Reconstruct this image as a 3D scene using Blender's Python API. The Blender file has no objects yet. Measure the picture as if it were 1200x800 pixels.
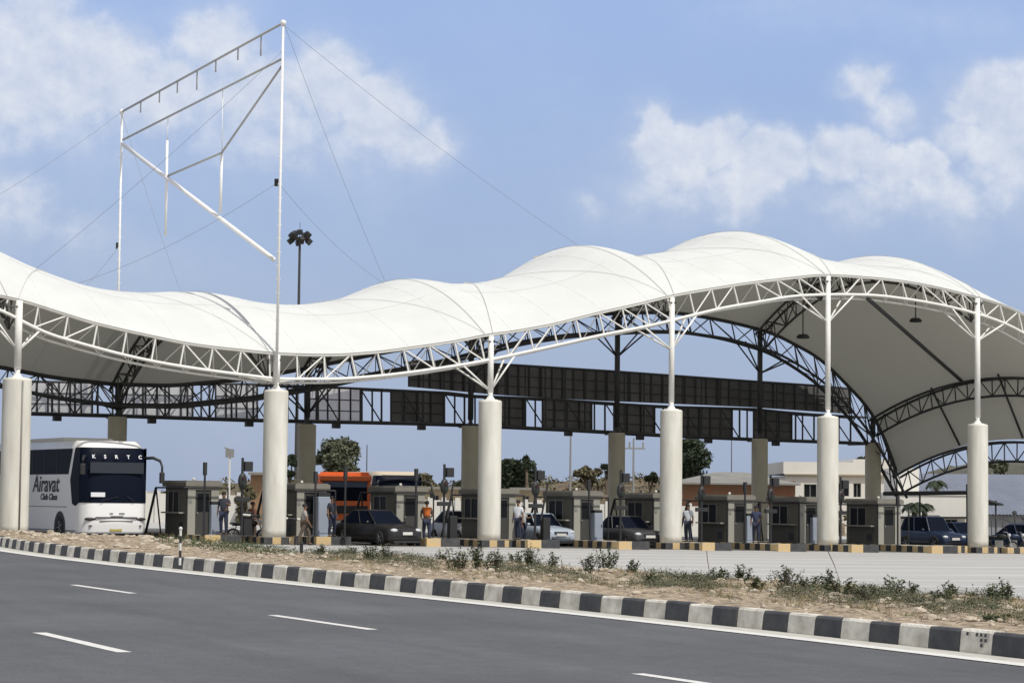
import bpy, bmesh, math, random
from math import radians, sin, cos, pi, atan2, sqrt
from mathutils import Vector, Matrix, noise
sc = bpy.context.scene
COL = sc.collection
random.seed(7)

# ------------------------------------------------------------------ camera
FPX, EYE, PITCH, ROLL = 2700.0, 2.06, radians(3.92), radians(0.6)
CAMP = Vector((0, 0, EYE))
CROT = Matrix.Rotation(pi/2 + PITCH, 3, 'X') @ Matrix.Rotation(ROLL, 3, 'Z')
cd = bpy.data.cameras.new('camera'); cam = bpy.data.objects.new('camera', cd); COL.objects.link(cam)
cam.matrix_world = Matrix.Translation(CAMP) @ CROT.to_4x4()
cd.sensor_fit = 'HORIZONTAL'; cd.sensor_width = 36; cd.lens = 36*FPX/1200
cd.clip_start = 0.5; cd.clip_end = 9000
sc.camera = cam

# ------------------------------------------------------------------ light
SUN_EL = radians(55); SUN_AZ = radians(140)
sdir = Vector((sin(SUN_AZ)*cos(SUN_EL), cos(SUN_AZ)*cos(SUN_EL), sin(SUN_EL)))
ld = bpy.data.lights.new('sun', 'SUN'); ld.energy = 3.3; ld.angle = radians(0.53); ld.color = (1.0, 0.95, 0.86)
lo = bpy.data.objects.new('sun', ld); COL.objects.link(lo)
lo.rotation_euler = sdir.to_track_quat('Z', 'Y').to_euler(); lo.location = (60, -60, 120)
sc.view_settings.view_transform = 'Standard'; sc.view_settings.look = 'None'
sc.view_settings.gamma = 1; sc.view_settings.exposure = EXPO = 0.0
sc.view_settings.use_curve_mapping = False
sc.render.engine = 'CYCLES'
sc.cycles.max_bounces = 8; sc.cycles.diffuse_bounces = 4

def ray(px, py):
    return CROT @ Vector(((px-600)/FPX, -(py-400)/FPX, -1.0))

# ------------------------------------------------------------------ sky with clouds
W = bpy.data.worlds.new('World'); sc.world = W; W.use_nodes = True
nt = W.node_tree; nt.nodes.clear()
def N(t, **k):
    n = nt.nodes.new(t)
    for a, b in k.items(): setattr(n, a, b)
    return n
def mth(op, a, b=None, c=None):
    n = N('ShaderNodeMath', operation=op)
    for i, x in enumerate((a, b, c)):
        if x is None: continue
        if isinstance(x, (int, float)): n.inputs[i].default_value = x
        else: nt.links.new(x, n.inputs[i])
    return n.outputs[0]
SKYS = 0.11
out = N('ShaderNodeOutputWorld'); bg = N('ShaderNodeBackground'); bg.inputs[1].default_value = SKYS
sky = N('ShaderNodeTexSky'); sky.sky_type = 'NISHITA'; sky.sun_disc = False
sky.sun_elevation = SUN_EL; sky.sun_rotation = SUN_AZ; sky.air_density = 1.3; sky.dust_density = 1.6; sky.ozone_density = 1.0
tc = N('ShaderNodeTexCoord'); sep = N('ShaderNodeSeparateXYZ'); nt.links.new(tc.outputs['Generated'], sep.inputs[0])
yy = mth('MAXIMUM', sep.outputs[1], 0.05)
cu = mth('DIVIDE', sep.outputs[0], yy); cv = mth('DIVIDE', sep.outputs[2], yy)
comb = N('ShaderNodeCombineXYZ'); nt.links.new(cu, comb.inputs[0]); nt.links.new(cv, comb.inputs[1])
nz = N('ShaderNodeTexNoise'); nz.inputs['Scale'].default_value = 34; nz.inputs['Detail'].default_value = 9; nz.inputs['Roughness'].default_value = 0.60
nt.links.new(comb.outputs[0], nz.inputs['Vector'])
nz2 = N('ShaderNodeTexNoise'); nz2.inputs['Scale'].default_value = 9; nz2.inputs['Detail'].default_value = 5
nt.links.new(comb.outputs[0], nz2.inputs['Vector'])
# cumulus puffs: (px, py, radius x, radius y, weight) as directions in the sky
BL = [(30,45,90,60,1.0),(90,75,110,55,1.0),(180,100,110,45,.75),(-40,100,120,70,.9),(250,40,70,45,.7),(300,110,120,60,.7),(250,20,50,22,.5),
      (380,90,60,45,.85),(440,120,60,38,.95),(485,160,50,26,.8),(400,165,120,40,.45),(150,165,160,40,.35),
      (20,230,55,40,.6),(90,265,80,32,.4),(160,290,90,30,.3),
      (768,140,30,28,.95),(790,165,60,34,.95),(850,160,40,26,.95),(905,180,60,34,1.0),(985,175,50,26,1.0),(1040,190,45,24,.9),(1085,190,40,28,.95),(1110,225,60,30,.7),
      (880,210,110,34,.6),(1020,225,110,34,.55),(690,238,34,18,.42),(780,215,80,30,.5),
      (1022,95,38,24,.75),(1050,130,60,30,.55),(1170,110,55,38,1.0),(1195,160,70,45,.95),(1130,150,50,30,.6),(1230,120,70,60,.9),(1180,205,60,40,.6),
      (960,12,160,22,.30),(1120,20,120,24,.28),(-120,20,120,90,.9),(1340,180,120,60,.8),(1130,262,60,20,.4)]
wp = N('ShaderNodeTexNoise'); wp.inputs['Scale'].default_value = 30; wp.inputs['Detail'].default_value = 7; wp.inputs['Roughness'].default_value = .55
nt.links.new(comb.outputs[0], wp.inputs['Vector']); ws_ = N('ShaderNodeSeparateColor'); nt.links.new(wp.outputs['Color'], ws_.inputs[0])
wu = mth('ADD', cu, mth('MULTIPLY', mth('SUBTRACT', ws_.outputs[0], .5), .034)); wv = mth('ADD', cv, mth('MULTIPLY', mth('SUBTRACT', ws_.outputs[1], .5), .026))
acc = None
for (px, py, rx, ry, w) in BL:
    d = ray(px, py); u0, v0 = d.x/d.y, d.z/d.y
    a = mth('MULTIPLY', mth('SUBTRACT', wu, u0), FPX/rx); b0_ = mth('MULTIPLY', mth('SUBTRACT', wv, v0), FPX/ry); b = mth('MAXIMUM', b0_, mth('MULTIPLY', b0_, -.55))
    r2 = mth('ADD', mth('MULTIPLY', a, a), mth('MULTIPLY', b, b))
    g = mth('MULTIPLY', mth('POWER', 2.71828, mth('MULTIPLY', r2, -1.0)), w)
    acc = g if acc is None else mth('MAXIMUM', acc, g)
# elsewhere in the sky: loose noise clouds for what is out of view
field = mth('ADD', acc, mth('MULTIPLY', mth('SUBTRACT', nz.outputs[0], 0.5), .75))
mr = N('ShaderNodeMapRange', interpolation_type='SMOOTHSTEP'); nt.links.new(field, mr.inputs[0])
mr.inputs[1].default_value = 0.28; mr.inputs[2].default_value = 0.70
soft = N('ShaderNodeMapRange', interpolation_type='SMOOTHSTEP'); nt.links.new(mth('ADD', acc, mth('MULTIPLY', mth('SUBTRACT', nz2.outputs[0], .5), .8)), soft.inputs[0])
soft.inputs[1].default_value = -0.15; soft.inputs[2].default_value = .85
cover = mth('MULTIPLY', mth('MINIMUM', mth('ADD', mth('MULTIPLY', mr.outputs[0], .66), mth('MULTIPLY', soft.outputs[0], .50)), 1.0), 0.78)
tint = N('ShaderNodeMix', data_type='RGBA', blend_type='MULTIPLY'); tint.inputs[0].default_value = 1
nt.links.new(sky.outputs[0], tint.inputs[6]); tint.inputs[7].default_value = SKYT = (1.0, 1.0, 1.0, 1)
# the photographed air is milky: even pale blue laid partly over the clear sky
milk = N('ShaderNodeMix', data_type='RGBA'); milk.inputs[0].default_value = 0.86
nt.links.new(tint.outputs[2], milk.inputs[6]); 
gr = N('ShaderNodeMapRange'); nt.links.new(cv, gr.inputs[0]); gr.inputs[1].default_value = 0.0; gr.inputs[2].default_value = 0.21
mg = N('ShaderNodeMix', data_type='RGBA'); nt.links.new(gr.outputs[0], mg.inputs[0]); mg.inputs[6].default_value = (3.30, 4.05, 5.6, 1); mg.inputs[7].default_value = (3.20, 4.45, 7.4, 1)

# unseen sky overhead and behind: warm white cloud added to whiten the fill light
nz3 = N('ShaderNodeTexNoise'); nz3.inputs['Scale'].default_value = 3.0; nz3.inputs['Detail'].default_value = 5; nt.links.new(tc.outputs['Generated'], nz3.inputs['Vector'])
e1 = N('ShaderNodeMapRange', interpolation_type='SMOOTHSTEP'); nt.links.new(sep.outputs[2], e1.inputs[0]); e1.inputs[1].default_value = .24; e1.inputs[2].default_value = .5
e2 = N('ShaderNodeMapRange', interpolation_type='SMOOTHSTEP'); nt.links.new(mth('MULTIPLY', sep.outputs[1], -1.0), e2.inputs[0]); e2.inputs[1].default_value = -.5; e2.inputs[2].default_value = .1
oh = mth('MULTIPLY', mth('MAXIMUM', e1.outputs[0], e2.outputs[0]), mth('ADD', .25, mth('MULTIPLY', nz3.outputs[0], 1.0)))
mo = N('ShaderNodeMix', data_type='RGBA'); nt.links.new(oh, mo.inputs[0]); nt.links.new(mg.outputs[2], mo.inputs[6]); mo.inputs[7].default_value = (7.5, 7.1, 6.6, 1)
nt.links.new(mo.outputs[2], milk.inputs[7])
ccol = N('ShaderNodeMix', data_type='RGBA'); 
vo = N('ShaderNodeVectorMath', operation='ADD'); nt.links.new(comb.outputs[0], vo.inputs[0]); vo.inputs[1].default_value = (0.0035, 0.0055, 0)
nzs = N('ShaderNodeTexNoise'); nzs.inputs['Scale'].default_value = 34; nzs.inputs['Detail'].default_value = 9; nzs.inputs['Roughness'].default_value = .60; nt.links.new(vo.outputs[0], nzs.inputs['Vector'])
relief = N('ShaderNodeClamp'); nt.links.new(mth('ADD', mth('MULTIPLY', mth('SUBTRACT', nz.outputs[0], nzs.outputs[0]), 2.6), .6), relief.inputs[0])
nt.links.new(relief.outputs[0], ccol.inputs[0])
ccol.inputs[6].default_value = (4.9, 5.6, 7.0, 1); ccol.inputs[7].default_value = (7.6, 7.8, 8.2, 1)
mixc = N('ShaderNodeMix', data_type='RGBA'); nt.links.new(cover, mixc.inputs[0])
nt.links.new(milk.outputs[2], mixc.inputs[6]); nt.links.new(ccol.outputs[2], mixc.inputs[7])
nt.links.new(mixc.outputs[2], bg.inputs[0]); nt.links.new(bg.outputs[0], out.inputs[0])

# ------------------------------------------------------------------ helpers: geometry of the place
def P(px, py, Y):
    d = ray(px, py); return CAMP + d*(Y/d.y)
GS = -0.0135                                            # the site falls gently to the right
def gz(x): return GS*x
def G(px, py, h=0.0):
    d = ray(px, py); return CAMP + d*((h-EYE)/(d.z - GS*d.x))
RA = P(16, 600, 90); RB = P(1146, 600, 113.9)
U = Vector((RB.x-RA.x, RB.y-RA.y, 0)).normalized()      # along the row of booths
BK = Vector((-U.y, U.x, 0))                             # back through the lanes
ANG = atan2(U.y, U.x)
def PR(px, py, b=0.0):                                  # point on the upright plane b metres behind the front columns
    d = ray(px, py); o = Vector((RA.x, RA.y, EYE)) + BK*b
    return CAMP + d*((o-CAMP).dot(BK)/d.dot(BK))
def AT(px, b, h=0.0):                                   # ground point under pixel column px on line b
    p = PR(px, 615, b); return Vector((p.x, p.y, gz(p.x)+h))
ISL = 0.30                                              # top of the lane islands

# ------------------------------------------------------------------ materials
def mat(name, col, rough=0.8, var=0.0, scale=3.0, metal=0.0, bump=0.0, bscale=None, col2=None, stretch=None, spec=None, detail=6, rot=0):
    m = bpy.data.materials.new(name); m.use_nodes = True; t = m.node_tree; b = t.nodes['Principled BSDF']
    b.inputs['Roughness'].default_value = rough; b.inputs['Metallic'].default_value = metal
    if spec is not None: b.inputs['Specular IOR Level'].default_value = spec
    c = (*col, 1)
    if var or col2 or bump:
        tcn = t.nodes.new('ShaderNodeTexCoord'); mp = t.nodes.new('ShaderNodeMapping'); t.links.new(tcn.outputs['Object'], mp.inputs[0])
        if rot:
            mp0 = t.nodes.new('ShaderNodeMapping'); mp0.inputs['Rotation'].default_value = (0, 0, rot); t.links.new(tcn.outputs['Object'], mp0.inputs[0]); t.links.new(mp0.outputs[0], mp.inputs[0])
        if stretch: mp.inputs['Scale'].default_value = stretch
        n = t.nodes.new('ShaderNodeTexNoise'); n.inputs['Scale'].default_value = scale; n.inputs['Detail'].default_value = detail
        n.inputs['Roughness'].default_value = .6
        t.links.new(mp.outputs[0], n.inputs['Vector'])
        rp = t.nodes.new('ShaderNodeValToRGB'); t.links.new(n.outputs[0], rp.inputs[0])
        rp.color_ramp.elements[0].position = .3; rp.color_ramp.elements[1].position = .7
        if col2: rp.color_ramp.elements[0].color = (*col2, 1); rp.color_ramp.elements[1].color = c
        else:
            rp.color_ramp.elements[0].color = (*[x*(1-var) for x in col], 1); rp.color_ramp.elements[1].color = (*[min(1, x*(1+var)) for x in col], 1)
        t.links.new(rp.outputs[0], b.inputs['Base Color'])
        if bump:
            n2 = t.nodes.new('ShaderNodeTexNoise'); n2.inputs['Scale'].default_value = bscale or scale*6; n2.inputs['Detail'].default_value = 4
            t.links.new(mp.outputs[0], n2.inputs['Vector'])
            bp = t.nodes.new('ShaderNodeBump'); bp.inputs['Strength'].default_value = bump; bp.inputs['Distance'].default_value = .05
            t.links.new(n2.outputs[0], bp.inputs['Height']); t.links.new(bp.outputs[0], b.inputs['Normal'])
    else: b.inputs['Base Color'].default_value = c
    return m

class MB:
    def __init__(s): s.v = []; s.f = []; s.m = []
    def face(s, pts, mi=0):
        i = len(s.v); s.v += [Vector(p) for p in pts]; s.f.append(tuple(range(i, i+len(pts)))); s.m.append(mi)
    def poly(s, vs, fs, mi=0):
        i = len(s.v); s.v += [Vector(p) for p in vs]
        for f in fs: s.f.append(tuple(i+k for k in f)); s.m.append(mi)
    def box(s, x0, x1, y0, y1, z0, z1, mi=0, M=None):
        vs = [Vector((x, y, z)) for x in (x0, x1) for y in (y0, y1) for z in (z0, z1)]
        if M is not None: vs = [M @ v for v in vs]
        s.poly(vs, [(0,1,3,2),(4,6,7,5),(0,4,5,1),(2,3,7,6),(0,2,6,4),(1,5,7,3)], mi)
    def tube(s, a, b, r, r2=None, n=8, mi=0, cap=True):
        a = Vector(a); b = Vector(b); r2 = r if r2 is None else r2
        d = b-a
        if d.length < 1e-6: return
        q = d.to_track_quat('Z', 'Y'); i = len(s.v)
        for (c, rr) in ((a, r), (b, r2)):
            for k in range(n):
                t = 2*pi*k/n; s.v.append(c + q @ Vector((rr*cos(t), rr*sin(t), 0)))
        for k in range(n):
            k2 = (k+1) % n; s.f.append((i+k, i+k2, i+n+k2, i+n+k)); s.m.append(mi)
        if cap: s.f.append(tuple(i+k for k in reversed(range(n)))); s.f.append(tuple(i+n+k for k in range(n))); s.m += [mi, mi]
    def path(s, pts, r, n=8, mi=0, radii=None):
        pts = [Vector(p) for p in pts]; i = len(s.v); L = len(pts)
        for j, p in enumerate(pts):
            d = pts[min(j+1, L-1)] - pts[max(j-1, 0)]
            q = d.to_track_quat('Z', 'Y') if abs(d.normalized().z) < .95 else Vector((0, 0, 1)).rotation_difference(d)
            if abs(d.normalized().z) < .95:
                x = d.cross(Vector((0, 0, 1))).normalized(); y = x.cross(d).normalized()
            else: x = q @ Vector((1, 0, 0)); y = q @ Vector((0, 1, 0))
            rr = radii[j] if radii else r
            for k in range(n):
                t = 2*pi*k/n; s.v.append(p + x*(rr*cos(t)) + y*(rr*sin(t)))
        for j in range(L-1):
            for k in range(n):
                k2 = (k+1) % n; s.f.append((i+j*n+k, i+j*n+k2, i+(j+1)*n+k2, i+(j+1)*n+k)); s.m.append(mi)
        s.f.append(tuple(i+k for k in reversed(range(n)))); s.f.append(tuple(i+(L-1)*n+k for k in range(n))); s.m += [mi, mi]
    def lathe(s, prof, c=(0, 0, 0), n=24, mi=0, axis='Z'):
        c = Vector(c); i = len(s.v)
        for (r, z) in prof:
            for k in range(n):
                t = 2*pi*k/n
                o = Vector((r*cos(t), r*sin(t), z)) if axis == 'Z' else (Vector((z, r*cos(t), r*sin(t))) if axis == 'X' else Vector((r*cos(t), z, r*sin(t))))
                s.v.append(c+o)
        for j in range(len(prof)-1):
            for k in range(n):
                k2 = (k+1) % n; s.f.append((i+j*n+k, i+j*n+k2, i+(j+1)*n+k2, i+(j+1)*n+k)); s.m.append(mi)
        L = len(prof)-1
        s.f.append(tuple(i+k for k in reversed(range(n)))); s.f.append(tuple(i+L*n+k for k in range(n))); s.m += [mi, mi]
    def ell(s, c, r, n=10, m=7, mi=0, jit=0.0, M=None):
        c = Vector(c); r = Vector(r) if hasattr(r, '__len__') else Vector((r, r, r)); i = len(s.v)
        for j in range(1, m):
            ph = pi*j/m
            for k in range(n):
                t = 2*pi*k/n; o = Vector((sin(ph)*cos(t), sin(ph)*sin(t), cos(ph)))*(1+random.uniform(-jit, jit))
                o = Vector((o.x*r.x, o.y*r.y, o.z*r.z)); o = M @ o if M is not None else o; s.v.append(c+o)
        for j in range(m-2):
            for k in range(n):
                k2 = (k+1) % n; s.f.append((i+j*n+k, i+(j+1)*n+k, i+(j+1)*n+k2, i+j*n+k2)); s.m.append(mi)
        e = Vector((0, 0, r.z)); e = M @ e if M is not None else e
        t0 = len(s.v); s.v += [c+e, c-e]
        for k in range(n):
            k2 = (k+1) % n; s.f.append((t0, i+k, i+k2)); s.f.append((t0+1, i+(m-2)*n+k2, i+(m-2)*n+k)); s.m += [mi, mi]
    def build(s, name, mats, parent=None, smooth=False, off=None, bevel=0.0):
        me = bpy.data.meshes.new(name); off = Vector(off) if off is not None else Vector((0, 0, 0))
        me.from_pydata([tuple(v-off) for v in s.v], [], s.f)
        for m in (mats if isinstance(mats, (list, tuple)) else [mats]): me.materials.append(m)
        me.polygons.foreach_set('material_index', s.m)
        if smooth: me.polygons.foreach_set('use_smooth', [True]*len(me.polygons))
        me.update()
        bm = bmesh.new(); bm.from_mesh(me); bmesh.ops.recalc_face_normals(bm, faces=bm.faces); bm.to_mesh(me); bm.free()
        o = bpy.data.objects.new(name, me); COL.objects.link(o)
        if parent is not None: o.parent = parent
        if bevel:
            b = o.modifiers.new('bevel', 'BEVEL'); b.width = bevel; b.segments = 2; b.limit_method = 'ANGLE'
        return o

def tag(o, label=None, cat=None, group=None, kind=None):
    if label: o['label'] = label
    if cat: o['category'] = cat
    if group: o['group'] = group
    if kind: o['kind'] = kind
    return o
def thing(name, label, cat, loc=(0, 0, 0), rz=0.0, group=None):
    o = bpy.data.objects.new(name, None); COL.objects.link(o); o.empty_display_size = .3
    o.location = loc; o.rotation_euler = (0, 0, rz); return tag(o, label, cat, group)
KIDS = {}
def kids(o): return [c for c in bpy.data.objects if c.parent == o]
def copy_tree(o, loc, rz=None, label=None):
    r = o.copy(); COL.objects.link(r); r.location = loc
    if rz is not None: r.rotation_euler = (0, 0, rz)
    if label: r['label'] = label
    def rec(a, b):
        for ch in kids(a):
            if ch == b: continue
            c = ch.copy(); COL.objects.link(c); c.parent = b; rec(ch, c)
    src = kids(o)
    for ch in src:
        c = ch.copy(); COL.objects.link(c); c.parent = r; rec(ch, c)
    return r
def interp(t, x):
    if x <= t[0][0]: a, b = t[0], t[1]
    elif x >= t[-1][0]: a, b = t[-2], t[-1]
    else:
        for i in range(len(t)-1):
            if t[i][0] <= x <= t[i+1][0]: a, b = t[i], t[i+1]; break
    return a[1] + (b[1]-a[1])*(x-a[0])/(b[0]-a[0])
def sinterp(t, x):                                      # smoothed table
    return sum(interp(t, x+d)*w for d, w in ((-14, .2), (-7, .2), (0, .2), (7, .2), (14, .2)))
def text_part(s, name, m, parent, loc, rot, size, shear=0.0, extr=0.004, sx=1.0, align='CENTER', mir=False, bold=0.0):
    cu_ = bpy.data.curves.new(name, 'FONT'); cu_.body = s; cu_.size = size; cu_.extrude = extr; cu_.shear = shear; cu_.align_x = align; cu_.offset = bold
    tmp = bpy.data.objects.new('tmp_text', cu_); COL.objects.link(tmp)
    dg = bpy.context.evaluated_depsgraph_get(); me = bpy.data.meshes.new_from_object(tmp.evaluated_get(dg))
    bpy.data.objects.remove(tmp); bpy.data.curves.remove(cu_)
    me.name = name; me.materials.clear(); me.materials.append(m)
    for v in me.vertices: v.co.x *= sx
    o = bpy.data.objects.new(name, me); COL.objects.link(o); o.parent = parent; o.location = loc; o.rotation_euler = rot
    return o

M_ = {}
M_['asphalt'] = mat('asphalt', (.102, .105, .113), .88, scale=.9, col2=(.076, .079, .085), bump=.7, bscale=40, stretch=(.10, 1, 1), rot=radians(65.8), detail=14)
M_['paint'] = mat('road_paint', (.74, .735, .71), .8, col2=(.50, .49, .47), scale=14, detail=12)
M_['gutter'] = mat('gutter_concrete', (.46, .45, .41), .9, var=.15, scale=3, bump=.2)
M_['kw'] = mat('kerb_white', (.80, .77, .69), .9, col2=(.42, .39, .33), scale=3.2, detail=12, bump=.5, bscale=25)
M_['kb'] = mat('kerb_black', (.030, .034, .042), .75, col2=(.075, .075, .075), scale=3, detail=12, bump=.3)
M_['ky'] = mat('kerb_yellow', (.62, .42, .17), .85, col2=(.50, .42, .29), scale=5, bump=.3)
M_['soil'] = mat('soil', (.50, .40, .285), 1.0, col2=(.105, .082, .055), scale=5.5, bump=1.0, bscale=16, detail=12)
M_['rock'] = mat('rock', (.60, .53, .43), 1.0, col2=(.33, .28, .22), scale=5, bump=.6)
M_['dirt'] = mat('dirt', (.30, .25, .18), 1.0, var=.3, scale=.08)
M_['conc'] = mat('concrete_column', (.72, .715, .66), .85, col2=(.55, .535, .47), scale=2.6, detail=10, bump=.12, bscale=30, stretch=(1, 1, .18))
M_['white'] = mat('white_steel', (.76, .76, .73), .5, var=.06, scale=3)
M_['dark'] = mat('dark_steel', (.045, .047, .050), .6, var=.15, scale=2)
M_['grey'] = mat('grey_steel', (.22, .22, .21), .6, var=.1, scale=2)
M_['black'] = mat('black_paint', (.018, .019, .022), .55)
M_['cable'] = mat('cable_steel', (.22, .23, .25), .5, metal=.3)

# asphalt: aggregate speckle, broad worn blotches
_t = M_['asphalt'].node_tree; _b = _t.nodes['Principled BSDF']; _o = _b.inputs['Base Color'].links[0].from_socket; _c = _t.nodes.new('ShaderNodeTexCoord')
for _sc, _lo, _hi, _dt in ((55, .74, 1.26, 3), (.22, .86, 1.14, 6), (2.3, .93, 1.07, 8)):
    _n = _t.nodes.new('ShaderNodeTexNoise'); _n.inputs['Scale'].default_value = _sc; _n.inputs['Detail'].default_value = _dt; _t.links.new(_c.outputs['Object'], _n.inputs['Vector'])
    _r = _t.nodes.new('ShaderNodeMapRange'); _r.inputs[1].default_value = .32; _r.inputs[2].default_value = .68; _r.inputs[3].default_value = _lo; _r.inputs[4].default_value = _hi; _t.links.new(_n.outputs[0], _r.inputs[0])
    _m = _t.nodes.new('ShaderNodeVectorMath'); _m.operation = 'SCALE'; _t.links.new(_o, _m.inputs[0]); _t.links.new(_r.outputs[0], _m.inputs['Scale']); _o = _m.outputs[0]
_t.links.new(_o, _b.inputs['Base Color'])
# ------------------------------------------------------------------ ground, road, kerb
mb = MB(); R0 = 6000
mb.face([(x, y, gz(x)-.03) for x, y in ((-R0, -R0), (R0, -R0), (R0, R0), (-R0, R0))])
tag(mb.build('ground', M_['dirt']), kind='structure')

def on(p, h=0.0, dx=0.0, dy=0.0): return Vector((p[0]+dx, p[1]+dy, gz(p[0]+dx)+h))
KPX = [(0, 641), (100, 653.5), (200, 666), (300, 677.5), (400, 688), (533, 700.5), (667, 713.5), (800, 727), (933, 742), (1067, 757.5), (1200, 774)]
kp = [G(*q) for q in KPX]
# smooth centre line of the kerb foot: cubic fit of x over y, continued at both ends
def fit_poly(pts, deg):
    n = deg+1; A = [[sum(((p.y-50)/30)**(i+j) for p in pts) for j in range(n)] for i in range(n)]
    b = [sum(p.x*((p.y-50)/30)**i for p in pts) for i in range(n)]
    for i in range(n):
        pv = A[i][i]
        for j in range(i, n): A[i][j] /= pv
        b[i] /= pv
        for k in range(n):
            if k != i:
                f_ = A[k][i]
                for j in range(i, n): A[k][j] -= f_*A[i][j]
                b[k] -= f_*b[i]
    return b
KC = fit_poly(kp, 3)
def kx(y):
    yc = max(31, min(82, y)); t = (yc-50)/30
    x = sum(c*t**i for i, c in enumerate(KC)); dxy = sum(i*c*t**(i-1) for i, c in enumerate(KC) if i)/30
    return x + dxy*(y-yc)
ys = [-30+.25*i for i in range(800)]
CL = [Vector((kx(y), y, 0)) for y in ys]; CL.reverse()             # from far left to near right
# arc length sampling
acc_ = [0.0]
for a, b in zip(CL, CL[1:]): acc_.append(acc_[-1]+(b-a).length)
def along(s):
    lo_, hi_ = 0, len(acc_)-1
    while hi_-lo_ > 1:
        m_ = (lo_+hi_)//2
        if acc_[m_] <= s: lo_ = m_
        else: hi_ = m_
    t = (s-acc_[lo_])/(acc_[hi_]-acc_[lo_]); p = CL[lo_].lerp(CL[hi_], t); d = (CL[hi_]-CL[lo_]).normalized()
    return p, d, Vector((d.y, -d.x, 0))                            # third: to the right of travel = road side?
p0, d0, n0 = along(60); ROADSIDE = 1 if n0.dot(Vector((0, 0, 0))-p0) > 0 else -1
def KP(s, off, h=0.0):                                             # off > 0: towards the road
    p, d, n = along(s); q = p + n*(ROADSIDE*off); return Vector((q.x, q.y, gz(q.x)+h))
def s_of_y(y):
    k = min(range(len(CL)), key=lambda i: abs(CL[i].y-y)); return acc_[k]
SL = acc_[-1]
def strip(name, o1, o2, h, m, s0=0, s1=None, step=1.0, kind='structure'):
    b = MB(); s1 = s1 or SL; n = int((s1-s0)/step)
    for i in range(n):
        a, c = s0+i*step, s0+(i+1)*step
        b.face([KP(a, o1, h), KP(c, o1, h), KP(c, o2, h), KP(a, o2, h)])
    return tag(b.build(name, m), kind=kind)
strip('road', .9, 40, .004, M_['asphalt'], step=2)
strip('gutter', 0.0, .62, .012, M_['gutter'])
strip('road_edge_line', .62, .98, .016, M_['paint'])
# kerb blocks, black and white in turn; a black one ends at px 1137
KH, KL = .34, .745
sref = s_of_y(G(1137, 764).y)
kb = MB()
i0 = -int(sref/KL); i1 = int((SL-sref)/KL)-1
rnd = random.Random(3)
for i in range(i0+2, i1):
    a = sref+i*KL+.006; c = a+KL-.012; mi = 0 if i % 2 == 0 else 1
    hh = KH+rnd.uniform(-.022, .018); j = rnd.uniform(-.018, .018)
    for (sa, sb) in ((a, c),):
        prof = [(0+j, -.05), (.0+j, .06), (-.03+j, hh-.035), (-.06+j, hh), (-.24+j, hh), (-.27+j, hh-.03), (-.28+j, -.05)]
        A_ = [KP(sa, o, h) for o, h in prof]; B_ = [KP(sb, o, h) for o, h in prof]
        n_ = len(prof); kb.poly(A_+B_, [(k, (k+1) % n_, n_+(k+1) % n_, n_+k) for k in range(n_)]+[tuple(reversed(range(n_))), tuple(range(n_, 2*n_))], mi)
# stencilled dots on the pale block at the right
for (r_, c_) in [(0, 1), (0, 2), (0, 3), (1, 2), (1, 3), (0, 0), (2, 2)]:
    s_ = sref+.30+c_*.10; z_ = .31-r_*.075
    if (r_, c_) == (0, 0): s_ -= .12
    kb.face([KP(s_, .012, z_), KP(s_+.055, .012, z_), KP(s_+.055, .020, z_-.05), KP(s_, .020, z_-.05)], 1)
tag(kb.build('roadside_kerb', [M_['kw'], M_['kb']]), kind='structure')
# lane dashes
def dash(a, b, w):
    A_, B_ = G(*a, .004), G(*b, .004); d = (B_-A_); d.z = 0; d.normalize(); n = Vector((-d.y, d.x, 0))*w/2
    m = MB(); K = 6; rr = random.Random(int(a[0]))
    L_ = [A_.lerp(B_, i/K)+n*(1+rr.uniform(-.06, .06)) for i in range(K+1)]; R_ = [A_.lerp(B_, i/K)-n*(1+rr.uniform(-.06, .06)) for i in range(K+1)]
    for i in range(K): m.face([Vector((q.x, q.y, gz(q.x)+.009)) for q in (L_[i], L_[i+1], R_[i+1], R_[i])])
    return tag(m.build('road_marking', M_['paint']), kind='structure')
dash((86, 685), (156, 695), .19); dash((319, 720.5), (437, 737.5), .19); dash((46, 741), (146, 764), .20); dash((747, 789), (905, 812), .19)
dash((-110, 658), (-62, 664.5), .24)

# ------------------------------------------------------------------ verge between kerb and plaza
RPX = [(-140, 630), (-60, 631), (0, 632), (100, 635), (170, 637.5), (240, 641.5), (300, 647), (400, 657), (540, 664), (700, 677), (900, 691), (1050, 704), (1200, 714), (1400, 728), (1800, 762), (2700, 850)]
rp = [G(*q) for q in RPX]
rtab = sorted([(p.y, p.x) for p in rp])
s_lo, s_hi = s_of_y(95), s_of_y(12)
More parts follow.
